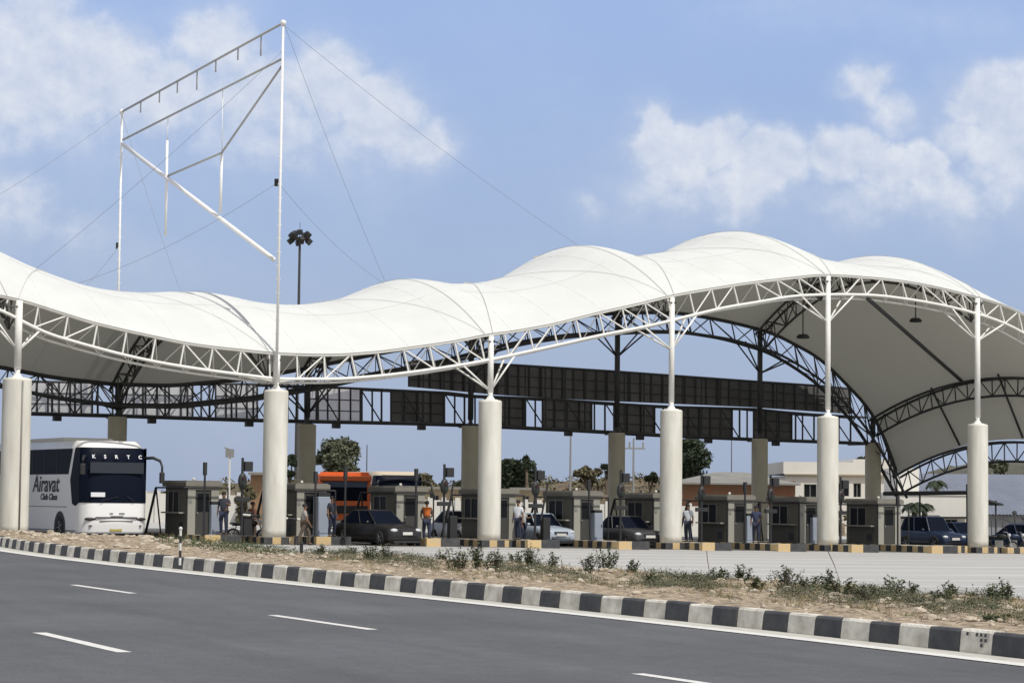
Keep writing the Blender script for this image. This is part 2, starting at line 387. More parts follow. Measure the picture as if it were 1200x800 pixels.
# for a point on the kerb line find how wide the verge is, measured along the camera-ward direction of plaza (BK)
def rear_of(s):
    p = KP(s, -.28); best = None
    for a, b in zip(rp, rp[1:]):
        # intersect p + t*dirn with segment ab
        dn = Vector((.35, .94, 0)); e = b-a; den = dn.x*e.y-dn.y*e.x
        if abs(den) < 1e-9: continue
        w = a-p; t = (w.x*e.y-w.y*e.x)/den; q = (w.x*dn.y-w.y*dn.x)/den
        if -1e-6 <= q <= 1+1e-6 and t > 0: best = p+dn*t; break
    return best
def vh(x, y): return noise.noise(Vector((x*.55, y*.25, 0)))*.12 + noise.noise(Vector((x*2.1, y*1.1, 5)))*.07 + noise.noise(Vector((x*6, y*3.5, 9)))*.035
rows = []; s = s_lo
VERGE = []
while s < s_hi:
    q = rear_of(s); p = KP(s, -.27)
    if q is not None:
        row = []
        for j in range(25):
            t = j/24; x, y = p.x+(q.x-p.x)*t, p.y+(q.y-p.y)*t
            edge = min(1, (1-t)*5); h = (.30 - .05*t)*edge + (.9*vh(x, y)+.05)*min(1, t*12)*edge
            row.append(Vector((x, y, gz(x)+max(h, .0)+.006)))
        rows.append(row); VERGE.append((p, q))
    s += .22
vb = MB(); n_ = 25
for row in rows: vb.v += row
for i in range(len(rows)-1):
    for j in range(n_-1):
        vb.f.append((i*n_+j, i*n_+j+1, (i+1)*n_+j+1, (i+1)*n_+j)); vb.m.append(0)
tag(vb.build('verge_soil', M_['soil'], smooth=True), kind='structure')
def vpoint(px, t):                                                 # a spot on the verge under pixel column px, t from kerb to rear
    best = min(VERGE, key=lambda pq: abs(proj_x(pq[0].lerp(pq[1], t))-px)); p, q = best
    x, y = p.x+(q.x-p.x)*t, p.y+(q.y-p.y)*t; edge = min(1, (1-t)*5)
    h = max((.30-.05*t)*edge+(.9*vh(x, y)+.05)*min(1, t*12)*edge, 0)
    return Vector((x, y, gz(x)+h))
CI = CROT.transposed()
def proj(p):
    l = CI @ (Vector(p)-CAMP); return 600+FPX*l.x/-l.z, 400-FPX*l.y/-l.z
def proj_x(p): return proj(p)[0]
# rubble and stones lying on the verge
rb = MB(); rr = random.Random(11)
for k in range(1700):
    px = rr.uniform(-10, 1230); t = rr.random()**.8
    if 700 < px < 960 and rr.random() < .4: continue
    p = vpoint(px, t*.95); r = rr.choice([.015, .02, .03, .03, .04, .05, .08])*(1.6 if px < 260 else 1) * rr.uniform(.7, 1.4)
    rb.ell(p+Vector((0, 0, r*.25)), (r*rr.uniform(.8, 1.5), r*rr.uniform(.8, 1.4), r*rr.uniform(.5, .8)), 6, 4, 0, .22)
tag(rb.build('rubble', M_['rock']), kind='stuff')

# ------------------------------------------------------------------ plaza paving
M_['apron'] = mat('plaza_concrete', (.42, .415, .40), .85, scale=.9, col2=(.33, .325, .315), bump=.15, bscale=20, rot=-ANG, stretch=(.08, .9, 1))
_t = M_['apron'].node_tree
# pale joints cut along the row direction
_tc = [n for n in _t.nodes if n.type == 'TEX_COORD'][0]; _m2 = _t.nodes.new('ShaderNodeMapping'); _m2.inputs['Rotation'].default_value = (0, 0, -ANG)
_t.links.new(_tc.outputs['Object'], _m2.inputs[0]); _sx = _t.nodes.new('ShaderNodeSeparateXYZ'); _t.links.new(_m2.outputs[0], _sx.inputs[0])
def _mm(op, a, b):
    n = _t.nodes.new('ShaderNodeMath'); n.operation = op
    for i, x in enumerate((a, b)):
        if isinstance(x, (int, float)): n.inputs[i].default_value = x
        else: _t.links.new(x, n.inputs[i])
    return n.outputs[0]
_nz = _t.nodes.new('ShaderNodeTexNoise'); _nz.inputs['Scale'].default_value = .35; _t.links.new(_tc.outputs['Object'], _nz.inputs['Vector'])
_w = _mm('ADD', _sx.outputs[1], _mm('MULTIPLY', _nz.outputs[0], .8))
_fr = _mm('FRACT', _mm('DIVIDE', _w, 4.1), 0); _ln = _mm('LESS_THAN', _fr, .085)
_b = _t.nodes['Principled BSDF']; _old = _b.inputs['Base Color'].links[0].from_socket
_mx = _t.nodes.new('ShaderNodeMix'); _mx.data_type = 'RGBA'; _t.links.new(_mm('MULTIPLY', _ln, .55), _mx.inputs[0]); _t.links.new(_old, _mx.inputs[6]); _mx.inputs[7].default_value = (.66, .66, .64, 1)
_t.links.new(_mx.outputs[2], _b.inputs['Base Color'])
ap = MB()
fr = [Vector((p.x, p.y, gz(p.x)+.002)) for p in rp]
fr = [Vector((-60, 80, 0)), Vector((-35, 84, 0))]+fr+[Vector((60, 2, 0))]
for a, b in zip(fr, fr[1:]):
    a2 = a+Vector((0, 0, 0)); c = Vector((b.x+.35*90, b.y+90, 0)); d = Vector((a.x+.35*90, a.y+90, 0))
    K = 8
    for i in range(K):
        q = [a.lerp(d, i/K), b.lerp(c, i/K), b.lerp(c, (i+1)/K), a.lerp(d, (i+1)/K)]
        ap.face([Vector((v.x, v.y, gz(v.x)+.0)) for v in q])
tag(ap.build('plaza_pavement', M_['apron']), kind='structure')

ln_ = MB(); o_ = Vector((RA.x, RA.y, 0))
for i in range(30):
    a = o_+U*(-40+4*i)-BK*1.2; b = o_+U*(-36+4*i)-BK*1.2; c = b+BK*34; d = a+BK*34
    ln_.face([Vector((q.x, q.y, gz(q.x)+.005)) for q in (a, b, c, d)])
tag(ln_.build('lane_pavement', mat('lane_floor_darkened', (.085, .083, .080), .9, var=.2, scale=.6)), kind='structure')  # lane floor darkened under the roof to cut bounce light
# ------------------------------------------------------------------ lane islands with painted kerbs
BOOTH_PX = [219, 347, 464, 572, 672, 766, 853, 937, 1029]
BB = 2.0                                                            # booth fronts stand this far behind the column line
NOSE = [-.2, -.2, -1.0, -1.6, -1.9, -2.0, -2.0, -2.0, -2.0]
M_['isl'] = mat('island_concrete', (.36, .35, .32), .9, var=.15, scale=2)
BO = [AT(px, BB, ISL) for px in BOOTH_PX]
def stripes_box(m, x0, x1, y0, y1, z0, z1, per=.40, top=2, odd=0):
    # upright faces in alternate colours (0 yellow, 1 black), top in its own colour; local frame x across, y back
    m.box(x0+.02, x1-.02, y0+.02, y1-.02, z0, z1-.004, top)
    for (fa, fb, ax) in ((y0, y1, 'y'), (x0, x1, 'x')):
        n = max(2, round((fb-fa)/per)); st = (fb-fa)/n
        for i in range(n):
            a, b = fa+i*st, fa+(i+1)*st; mi = (i+odd) % 2
            if ax == 'y':
                m.box(x0, x0+.16, a+.004, b-.004, z0, z1, mi); m.box(x1-.16, x1, a+.004, b-.004, z0, z1, mi)
            else:
                m.box(max(a, x0+.165), min(b, x1-.165), y0, y0+.16, z0, z1, mi); m.box(max(a, x0+.165), min(b, x1-.165), y1-.16, y1, z0, z1, mi)
IW = 1.55
ORD = ['leftmost', 'second', 'third', 'fourth', 'middle', 'sixth', 'seventh', 'eighth', 'rightmost']
for i, o in enumerate(BO):
    m = MB(); y0 = NOSE[i]-BB
    stripes_box(m, -.15, IW-.15, y0, 8.5, -ISL-.1, 0, odd=i % 2)
    # the blunt nose block is painted half yellow, half black
    m.box(-.17, .50, y0-.26, y0-.004, -ISL-.1, .02, 0); m.box(.51, IW-.13, y0-.26, y0-.004, -ISL-.1, .02, 1)
    ob = m.build('island_kerb', [M_['ky'], M_['kb'], M_['isl']]); ob.location = o; ob.rotation_euler = (0, 0, ANG); tag(ob, kind='structure')
COLPX = [16, 321, 573, 786, 970, 1146]
for i, px in enumerate(COLPX):
    m = MB(); o = AT(px, 0, ISL)
    x0 = -.75 if i else -1.0; y0, y1 = (-.75, 9) if i else (-.8, .9)
    stripes_box(m, x0, .75, y0, y1, -ISL-.1, -.012, odd=1)
    ob = m.build('island_kerb', [M_['ky'], M_['kb'], M_['isl']]); ob.location = o; ob.rotation_euler = (0, 0, ANG); tag(ob, kind='structure')
m = MB(); o = AT(1200, -.3, ISL)
stripes_box(m, -1.6, 14, -.6, 1.2, -ISL-.1, 0); ob = m.build('island_kerb', [M_['ky'], M_['kb'], M_['isl']]); ob.location = o; ob.rotation_euler = (0, 0, ANG); tag(ob, kind='structure')
m = MB(); o = AT(1060, -.3, ISL)
stripes_box(m, .2, 3.4, -.6, 1.2, -ISL-.1, 0); ob = m.build('island_kerb', [M_['ky'], M_['kb'], M_['isl']]); ob.location = o; ob.rotation_euler = (0, 0, ANG); tag(ob, kind='structure')

# ------------------------------------------------------------------ the canopy
FT = [(-420,290),(-250,305),(-120,322),(-50,337),(0,347),(25,352),(72,367),(107,378),(145,387),(215,402),(250,407),(300,412),(315,414),(360,416),(400,416),(450,412),(500,405),(535,400),(572,392),(600,389),(650,380),(700,367),(750,356),(785,347),(825,340),(875,332),(900,329),(962,322),(1000,324),(1037,327),(1075,332),(1112,340),(1140,347),(1175,357),(1200,368),(1240,393),(1270,420),(1290,447),(1308,500),(1324,556)]
FB = [(-420,320),(-120,345),(-50,352),(0,362),(23,383),(55,391),(107,406),(145,416),(182,424),(217,430),(252,435),(300,441),(325,444),(400,444),(450,440),(490,435),(525,430),(572,422),(600,416),(650,405),(707,392),(750,384),(785,376),(812,369),(850,360),(900,352),(925,347),(965,345),(1000,345),(1030,346),(1075,352),(1112,359),(1140,366),(1175,377),(1200,390),(1240,414),(1270,441),(1284,460),(1296,505),(1310,560)]
FB[4] = (23, 375)
BT = [(-600,395),(-430,400),(-250,405),(-120,412),(0,430),(60,442),(130,450),(200,452),(292,444),(367,430),(440,415),(500,404),(550,393),(600,382),(660,372),(722,367),(760,366),(800,367),(850,376),(887,385),(905,390),(925,400),(962,420),(992,450),(1022,482),(1037,510),(1052,557)]
BBt = [(-600,420),(-250,430),(-120,436),(0,452),(60,465),(130,474),(200,475),(292,466),(367,453),(440,437),(500,427),(550,415),(600,402),(660,393),(722,389),(760,388),(800,389),(850,397),(875,405),(900,412),(937,434),(962,453),(985,478),(1010,508),(1025,535),(1040,562),(1047,575)]
fs = [(-1,-380),(0,16),(1,321),(2,573),(3,786),(4,970),(5,1146),(6,1290),(6.25,1322)]
bs = [(-1,-428),(0,-128),(1,135),(2,358),(3,550),(4,722),(5,890),(6,1023),(6.25,1052)]
BD = 18.6
SS = [-1+.25*i for i in range(30)]
CC = [3.3,2.9,2.6,2.9] + [3.54,3.12,2.80,3.03,3.38,3.04,2.80,2.92,3.35,2.80,2.50,2.66,3.37,2.48,2.32,2.45,3.12,2.05,1.80,1.95,2.95,2.2,1.5,1.4,1.5,1.75]
def camber(s):
    s = (s+1)/.25; s = min(max(s, 0), len(CC)-1.0001); i = int(s); t = s-i
    g = lambda k: CC[min(max(k, 0), len(CC)-1)]
    a, b, d, e = g(i-1), g(i), g(i+1), g(i+2)
    return b+.5*t*(d-a+t*(2*a-5*b+4*d-e+t*(3*(b-d)+e-a)))
def fab(s, v, dz=0.0):
    xf, xb = interp(fs, s), interp(bs, s)
    F_, B_ = PR(xf, sinterp(FT, xf), -.10), PR(xb, sinterp(BT, xb), BD+.1)
    q = F_.lerp(B_, v); w = 4*v*(1-v)
    q.z += camber(s)*w + dz + .06
    return q
CAN = thing('toll_canopy', 'huge white wavy membrane roof on steel trusses and round concrete columns', 'canopy', AT(573, 9, 0))
OFFC = CAN.location.copy()
M_['fabric'] = mat('membrane', (.625, .64, .625), .75, var=.045, scale=.5)
_t = M_['fabric'].node_tree; _b = _t.nodes['Principled BSDF']; _o = [n for n in _t.nodes if n.type == 'OUTPUT_MATERIAL'][0]
_tr = _t.nodes.new('ShaderNodeBsdfTranslucent'); _tr.inputs[0].default_value = (.80, .80, .72, 1)
_ms = _t.nodes.new('ShaderNodeMixShader'); _ms.inputs[0].default_value = .07
_t.links.new(_b.outputs[0], _ms.inputs[1]); _t.links.new(_tr.outputs[0], _ms.inputs[2]); _t.links.new(_ms.outputs[0], _o.inputs[0])
# underside colour split from the top: its shade tone is put in here
_gm = _t.nodes.new('ShaderNodeNewGeometry'); _mc = _t.nodes.new('ShaderNodeMix'); _mc.data_type = 'RGBA'; _col = _b.inputs['Base Color'].links[0].from_socket
_t.links.new(_gm.outputs['Backfacing'], _mc.inputs[0]); _t.links.new(_col, _mc.inputs[6]); _mc.inputs[7].default_value = (.66, .65, .56, 1); _t.links.new(_mc.outputs[2], _b.inputs['Base Color'])
fb = MB(); NS, NV = 232, 34; s0, s1 = -1.0, 6.25
for i in range(NS+1):
    s = s0+(s1-s0)*i/NS
    for j in range(NV+1): fb.v.append(fab(s, j/NV))
for i in range(NS):
    for j in range(NV):
        a = i*(NV+1)+j; fb.f.append((a, a+1, a+NV+2, a+NV+1)); fb.m.append(0)
_fo = fb.build('fabric_roof', M_['fabric'], CAN, True, OFFC)
if sum(q.normal.z for q in _fo.data.polygons) < 0: _fo.data.flip_normals()
# seams and stay cables lying on the membrane
def on_fabric(px_s, v): return fab(px_s, v, .035)
sm = MB()
for k in range(0, 6):
    sm.path([on_fabric(k-.02, v/20*.62) for v in range(21)], .012, 5)
    sm.path([on_fabric(k+.02+.42*(v/20), v/20*.5) for v in range(21)], .012, 5)
for k in range(0, 5):
    sm.path([on_fabric(k+.98-.40*(v/20), v/20*.5) for v in range(21)], .008, 5)
for k in range(0, 6):
    for q in ((k-.02, .62), (k+.44, .5)):
        p = on_fabric(*q); sm.box(p.x-.16, p.x+.16, p.y-.10, p.y+.10, p.z-.02, p.z+.07)
sm.build('seam_cable', mat('seam_grey', (.48, .48, .46), .7), CAN, False, OFFC)
sm = MB()
for k in range(-3, 25):
    sm.path([fab(k*.25+.125, v/24, .003) for v in range(25)], .006, 4)
for vv in (.22, .45, .70): sm.path([fab(-.9+i*.1, vv, .006) for i in range(71)], .006, 4)
sm.build('weld_seam', mat('weld_seam', (.57, .575, .555), .8), CAN, False, OFFC)

def truss(name, top_t, bot_t, b0, inward, x0, x1, m, pitch=1.25, rt=.07, cols=(), rw=.040, rear=.95, front_all=False, drop=.12):
    root = MB(); xs = []
    # resample by arc length
    x = x0; pts = []; 
    while x <= x1: pts.append(x); x += 2.0
    tp = [PR(q, sinterp(top_t, q), b0) for q in pts]; cum = [0]
    for a, b in zip(tp, tp[1:]): cum.append(cum[-1]+(b-a).length)
    def at(s_):
        for i in range(len(cum)-1):
            if cum[i+1] >= s_: t = (s_-cum[i])/(cum[i+1]-cum[i]); return pts[i]+(pts[i+1]-pts[i])*t
        return pts[-1]
    def T(q): return PR(q, sinterp(top_t, q), b0)
    def B(q): return PR(q, sinterp(bot_t, q), b0)
    def Rr(q): v = B(q)+BK*inward*rear; v.z -= drop; return v
    tube_pts = [pts[0]] + pts[3::3]
    ch = MB(); ch.path([T(q) for q in tube_pts], rt, 8); o1 = ch.build(name, m, CAN, True, OFFC)   # the truss itself carries the top chord
    ch = MB(); ch.path([B(q) for q in tube_pts], rt, 8); ch.build('bottom_chord', m, o1, True)
    o_b = [c for c in kids(o1)][0]
    ch2 = MB(); ch2.path([Rr(q) for q in tube_pts], rt*.75, 8); o_r = ch2.build('rear_chord', m, o1, True)
    for c in (o_b, o_r):
        for v in c.data.vertices: v.co -= OFFC
    nn = int(cum[-1]/pitch); nodes = [at(i*pitch) for i in range(nn+1)]
    wb = MB()
    for i, q in enumerate(nodes):
        a = T(q); sl = (T(q+4)-T(q-4)).normalized(); lean = sl.z*(-1.0)
        dq = (-lean*-1)
        # bottom end: at right angles to the chord, a little further right on the right half
        off = (6 if q > 400 else (1 if q > 300 else -5))*(1 if name != 'back_truss' else .8)
        bq = min(q+off, x1); bpt = B(bq); wb.tube(a, bpt, rw, n=6, cap=False)
        if i+1 < len(nodes):
            q2 = nodes[i+1]; b2 = B(min(q2+off, x1))
            # diagonals in the front face only beside the columns (all along the back truss)
            side = None
            for c in cols:
                if 0 <= (i - c) < 2.4: side = 'up'
                if -2.6 <= (i+1 - c) < .3: side = 'down'
            if front_all: side = 'up' if i % 2 else 'down'
            if side == 'up': wb.tube(bpt, T(q2), rw*.9, n=6, cap=False)
            if side == 'down': wb.tube(a, b2, rw*.9, n=6, cap=False)
            rmid = Rr((bq+min(q2+off, x1))/2)
            wb.tube(a, rmid, rw*.65, n=5, cap=False); wb.tube(rmid, T(q2), rw*.65, n=5, cap=False)
            wb.tube(bpt, rmid, rw*.55, n=5, cap=False)
    o_w = wb.build('web_lattice', m, o1, True)
    for v in o_w.data.vertices: v.co -= OFFC
    return o1, cum, pts
def col_index(top_t, x0, cols, pitch, b0):
    outp = []
    for c in cols:
        s_ = 0; x = x0; prev = PR(x, sinterp(top_t, x), b0)
        while x < c: x += 2; p = PR(x, sinterp(top_t, x), b0); s_ += (p-prev).length; prev = p
        outp.append(s_/pitch)
    return outp
ci = col_index(FT, -380, COLPX, 1.25, 0)
o1, _, _ = truss('front_truss', FT, FB, 0.0, 1, -380, 1322, M_['white'], cols=ci)
tag(o1, 'white lattice truss along the front edge')
o2, _, _ = truss('back_truss', BT, BBt, BD, -1, -420, 1052, M_['dark'], pitch=1.5, rt=.10, front_all=True, rear=1.0)  # shade under the roof is put into this truss's dark colour
tag(o2, 'dark lattice truss along the back edge')
# arched cross trusses from back columns over to the front ones
def cross(s, depth, m, n=18, nm='cross_truss'):
    tpt = [fab(s, j/n, -.34) for j in range(n+1)]
    bpt = []
    for j in range(n+1):
        a = tpt[max(j-1, 0)]; b = tpt[min(j+1, n)]; d = (b-a).normalized(); nn_ = Vector((0, 0, 1)) - d*d.z; nn_.normalize(); bpt.append(tpt[j]-nn_*depth)
    w = MB()
    for off in (-.26, .26):
        w.path([p+U*off for p in tpt], .07, 7)
    w.path(bpt, .07, 7)
    if s > 5.5:
        for j in range(n):
            w.tube(tpt[j], bpt[j], .04, n=5, cap=False)
            if j % 2 == 0: w.tube(bpt[j], tpt[j+1], .035, n=5, cap=False)
            else: w.tube(tpt[j], bpt[j+1], .035, n=5, cap=False)
    else:
      for j in range(n):
        for off in (-.26, .26):
            w.tube(tpt[j]+U*off, bpt[j] if j % 2 == 0 else bpt[j+1], .035, n=5, cap=False); w.tube(tpt[j+1]+U*off, bpt[j] if j % 2 == 0 else bpt[j+1], .035, n=5, cap=False)
            w.tube(tpt[j]+U*off, bpt[j], .035, n=5, cap=False)
        w.tube(tpt[j]-U*.26, tpt[j]+U*.26, .03, n=5, cap=False)
    return w.build(nm, m, CAN, True, OFFC)
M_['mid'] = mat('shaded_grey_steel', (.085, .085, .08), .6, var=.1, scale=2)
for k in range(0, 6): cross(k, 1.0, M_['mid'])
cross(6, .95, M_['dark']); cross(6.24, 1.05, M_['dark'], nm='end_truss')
# slanting rafters under the membrane
w = MB()
w.tube(PR(1017, 350, .5), fab(6, .58, -.2), .10, n=8); w.build('rafter', M_['dark'], CAN, True, OFFC)
for (sa, va, sb, vb_) in ((6, .72, 6.24, .70), (6, .42, 6.24, .42)):
    w = MB(); w.tube(fab(sa, va, -.1), fab(sb, vb_, -.1), .06, n=6); w.build('rafter', M_['dark'], CAN, True, OFFC)
for (px, y0, y1, b) in ((941, 352, 394, 5.0), (1073, 356, 375, 5.5)):
    w = MB(); a = PR(px, y0-10, b); c = PR(px, y1, b)
    w.tube(a, c, .03, n=6); w.lathe([(.05, .12), (.22, .10), (.34, -.02), (.30, -.10), (.1, -.12)], c, 12); w.build('hanging_lamp', M_['black'], CAN, True, OFFC)

M_['conc_shaded'] = mat('concrete_column_shaded', (.50, .47, .37), .9, var=.08, scale=1.2, bump=.12, bscale=30)  # duller copy for the back columns; roof shade is put into its colour
# concrete columns with their steel posts and struts
def column(px, ytop, b, r, m_steel, front, base_h, pr=.16):
    base = AT(px, b, base_h); topz = PR(px, ytop, b).z; H = topz-base.z
    c = MB(); c.lathe([(r, 0), (r, .3), (r, H*.5), (r, H-.3), (r, H-.09), (r, H-.06), (r-.03, H-.02), (r-.05, H)], base, 36)
    o = c.build('concrete_column', M_['conc'] if front else M_['conc_shaded'], CAN, True, OFFC)
    top = base+Vector((0, 0, H))
    s_tab, tt, bt = (fs, FT, FB) if front else (bs, BT, BBt)
    zt = PR(px, sinterp(tt, px), b).z; zb = PR(px, sinterp(bt, px), b).z
    p = MB()
    p.lathe([(.34, -.01), (.34, .03), (.20, .05), (.09, .22), (pr, .42)], top, 16); p.tube(top+Vector((0, 0, .36)), Vector((top.x, top.y, zt-.05)), pr, pr, 14)
    o2 = p.build('steel_post', m_steel, o, True, OFFC)
    low = max(top.z+.35, zb-1.35)
    for sg in (-1, 1):
        for inward in (0, .9 if front else -.9):
            q = px+sg*(1.25*25 if front else 1.3*21); e = PR(q, sinterp(bt, q), b)+BK*inward
            if px > 1000 and sg > 0 and not front: continue
            s_ = MB(); s_.tube((top.x, top.y, low), e, .045, n=8); s_.build('strut', m_steel, o2, True, OFFC)
    return o
for px, yt in zip(COLPX, (443, 457, 469, 480, 488, 497)):
    oc = column(px, yt, 0, .505 if px != 16 else .56, M_['white'], True, ISL-.02, .145 if px not in (573, 786, 970) else .13)
    if px == 16:
        b_ = AT(px, 0, ISL); w = MB(); f_ = b_ - BK*.575 + U*.04; w.tube(f_, f_+Vector((0, 0, 5.9)), .035, n=8); w.build('downpipe', M_['grey'], oc, True, OFFC)
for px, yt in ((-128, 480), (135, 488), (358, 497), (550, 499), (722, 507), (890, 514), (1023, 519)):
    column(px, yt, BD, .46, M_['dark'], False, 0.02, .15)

# ------------------------------------------------------------------ tall mast frame on the second front column
mf = thing('mast_frame', 'tall white mast frame with sloping beams, hangers and stay cables rising above the canopy', 'mast', AT(321, 0, ISL))
OM = mf.location.copy()
fm = PR(321, 420, 0); bm_ = PR(135, 440, BD)
def PM(px, py):                                                    # point on the upright plane through both masts
    d = ray(px, py); nrm = U; o = Vector((fm.x, fm.y, EYE)); return CAMP+d*((o-CAMP).dot(nrm)/d.dot(nrm))
M_['mast'] = mat('mast_white', (.78, .78, .77), .45)
M_['beam'] = mat('beam_grey', (.40, .41, .42), .45, metal=.2)
ftop, btop = PM(332, 27), PM(143, 131)
fbase = Vector((PR(321, 443, -.02).x, PR(321, 443, -.02).y, PR(321, 455, 0).z)); bbase = PR(137, 440, BD)
def mast(a, b, r):
    w = MB(); w.tube(a, b, r, r*.8, 10); L = (b-a).length; n = int(L/.55); d = (b-a)/n
    for i in range(2, n): w.tube(a+d*i-U*.10, a+d*i+U*.10, .022, n=5)
    w.ell(b, .13, 10, 7)
    return w.build('mast', M_['mast'], mf, True, OM)
fbase = fbase - BK*.25
mast(fbase, ftop, .062); mast(bbase, btop, .062)
w = MB(); w.tube(btop, ftop, .055, n=8)
for x in (165, 187, 208, 231, 253, 279, 306):
    t = (x-143)/(332-143); p = PM(x, 131+(27-131)*t); q = p-Vector((0, 0, .55 if x not in (231, 306) else .9)); w.tube(p, q, .035, n=6)
w.build('top_beam', M_['beam'], mf, True, OM)
w = MB(); w.tube(PM(144, 164), PM(331, 69), .052, n=8); w.build('lower_beam', M_['beam'], mf, True, OM)
w = MB(); w.tube(PM(145, 170), PM(321, 304), .10, n=10); w.build('diagonal_tube', M_['mast'], mf, True, OM)
w = MB(); w.tube(PM(330, 78), PM(260, 179), .05, n=8); w.tube(PM(260, 179), PM(197, 206), .055, n=8); w.build('brace_tube', M_['beam'], mf, True, OM)
for (x, y0, y1, y2) in ((197, 139, 165, 276), (261, 105, 181, 250)):
    w = MB(); w.tube(PM(x, y0), PM(x-1, y1), .02, n=5); w.tube(PM(x-1, y1), PM(x-3, y2), .065, n=8); w.build('hanger', M_['mast'], mf, True, OM)
w = MB(); w.box(-.08, .08, -.08, .08, -.15, .15, M=Matrix.Translation(PM(324, 214))); w.build('junction_box', M_['black'], mf, False, OM)
w = MB(); w.box(-.08, .08, -.08, .08, -.15, .15, M=Matrix.Translation(PM(138, 288))); w.build('junction_box', M_['black'], mf, False, OM)
def cable(a, b, r=.008, sag=.35):
    w = MB(); pts = []
    for i in range(15):
        t = i/14; p = a.lerp(b, t); p.z -= sag*4*t*(1-t); pts.append(p)
    w.path(pts, r, 5); w.build('stay_cable', M_['cable'], mf, True, OM)
cable(PM(333, 28), fab(2.30, .75)); cable(PM(333, 30), fab(3.42, .6)); cable(PM(325, 213), fab(1.92, .45))
cable(PM(324, 215), fab(.45, .35)); cable(PM(331, 60), fab(.22, .25), sag=.2); cable(btop, fab(-.15, .5)); cable(PM(143, 134), fab(1.28, .8))
cable(PM(140, 288), fab(.55, .8))

# ------------------------------------------------------------------ sign gantry behind the back columns
ga = thing('sign_gantry', 'long dark steel gantry with sign panels seen from behind, under the back of the canopy', 'gantry', AT(550, BD+1.4, 0))
OG = ga.location.copy(); GB = BD+.75
GBot = [(34, 484), (150, 487), (300, 492), (494, 496), (557, 498), (700, 505), (775, 509.5), (875, 514), (1015, 519)]
GTop = [(34, 447), (300, 450), (440, 456), (526, 460), (559, 464), (640, 467), (697, 471), (775, 476), (887, 479), (932, 484), (1015, 489)]
GHi = [(484, 423), (594, 427), (720, 435), (887, 447), (962, 452), (1004, 456)]
GMi = [(484, 453), (594, 463), (700, 469), (887, 477), (1004, 485)]
def gp(t, px, off=0): return PR(px, interp(t, px), GB+off)
w = MB()
for off in (0, 1.1):
    for t, a, b in ((GBot, 34, 1015), (GTop, 34, 1015), (GHi, 484, 1004)):
        pts = [gp(t, a+(b-a)*i/30, 0)+BK*off for i in range(31)]; w.path(pts, .09 if t is GBot else .07, 6)
x = 34; k = 0
while x < 1012:
    st = 1.55*24.3*(1-(x-34)/4600)*.87
    st = 27-(x-34)*.006
    a, b = gp(GBot, x), gp(GTop, x); a2, b2 = gp(GBot, min(x+st, 1015)), gp(GTop, min(x+st, 1015))
    w.tube(a, b, .055, n=6, cap=False); w.tube(a+BK*1.1, b+BK*1.1, .05, n=6, cap=False); w.tube(a, a+BK*1.1, .04, n=5, cap=False); w.tube(b, b+BK*1.1, .04, n=5, cap=False)
    (w.tube(b, a2, .04, n=5, cap=False) if k % 2 else w.tube(a, b2, .04, n=5, cap=False)) if x < 340 or k % 2 else None
    if x < 340: w.tube(b+BK*1.1, a2+BK*1.1, .035, n=5, cap=False)
    if 484 <= x < 1000: w.tube(gp(GMi, x), gp(GHi, x), .05, n=5, cap=False)
    x += st; k += 1
for px in (135, 358, 550, 722, 890, 1008):
    a = gp(GBot, px); w.tube(a-BK*.9-Vector((0, 0, .05)), a+BK*1.1-Vector((0, 0, .05)), .10, n=6)
w.build('gantry_frame', M_['dark'], ga, True, OG)
M_['panel'] = mat('panel_back', (.15, .15, .145), .55, col2=(.09, .09, .09), scale=.7, metal=.3)
M_['panel2'] = mat('panel_back_light', (.85, .85, .85), .6, col2=(.72, .73, .74), scale=.8)
_t2 = M_['panel2'].node_tree; _b2 = _t2.nodes['Principled BSDF']; _o2 = [n for n in _t2.nodes if n.type == 'OUTPUT_MATERIAL'][0]
_tr2 = _t2.nodes.new('ShaderNodeBsdfTranslucent'); _tr2.inputs[0].default_value = (.9, .9, .9, 1); _ms2 = _t2.nodes.new('ShaderNodeMixShader'); _ms2.inputs[0].default_value = .55
_t2.links.new(_b2.outputs[0], _ms2.inputs[1]); _t2.links.new(_tr2.outputs[0], _ms2.inputs[2]); _t2.links.new(_ms2.outputs[0], _o2.inputs[0])
def panel(x0, x1, tt, tb, m, rib=14, off=.55, gap=.10):
    w = MB(); n = max(1, round((x1-x0)/rib)); xs = [x0+(x1-x0)*i/n for i in range(n+1)]
    for a, b in zip(xs, xs[1:]):
        q = [gp(tb, a)+BK*off, gp(tb, b)+BK*off, gp(tt, b)+BK*off, gp(tt, a)+BK*off]
        q[0].z += gap; q[1].z += gap; q[2].z -= gap*.3; q[3].z -= gap*.3
        w.poly(q, [(0,1,2,3)], 0)
    for a in xs:
        w.tube(gp(tb, a)+BK*(off-.05)+Vector((0, 0, gap)), gp(tt, a)+BK*(off-.05), .05, n=5, mi=1)
    for tq in (.33, .66):
        w.path([(gp(tb, a)+BK*(off-.04)).lerp(gp(tt, a)+BK*(off-.04), tq) for a in xs], .03, 5, 1)
    return w.build('sign_panel', [m, M_['dark']], ga, False, OG)
for (a, b) in ((34, 112), (147, 230), (257, 306), (362, 429)): panel(a, b, GTop, GBot, M_['panel2'], 13)
for (a, b) in ((463, 526), (586, 619), (641, 699), (725, 773), (800, 864), (889, 934)): panel(a, b, GTop, GBot, M_['panel'], 14)
e_ = [484, 536, 588, 640, 692, 744, 796, 848, 900, 952, 1004]
for a, b in zip(e_, e_[1:]): panel(a, b-1.5, GHi, GMi, M_['panel'], 13, gap=.02)
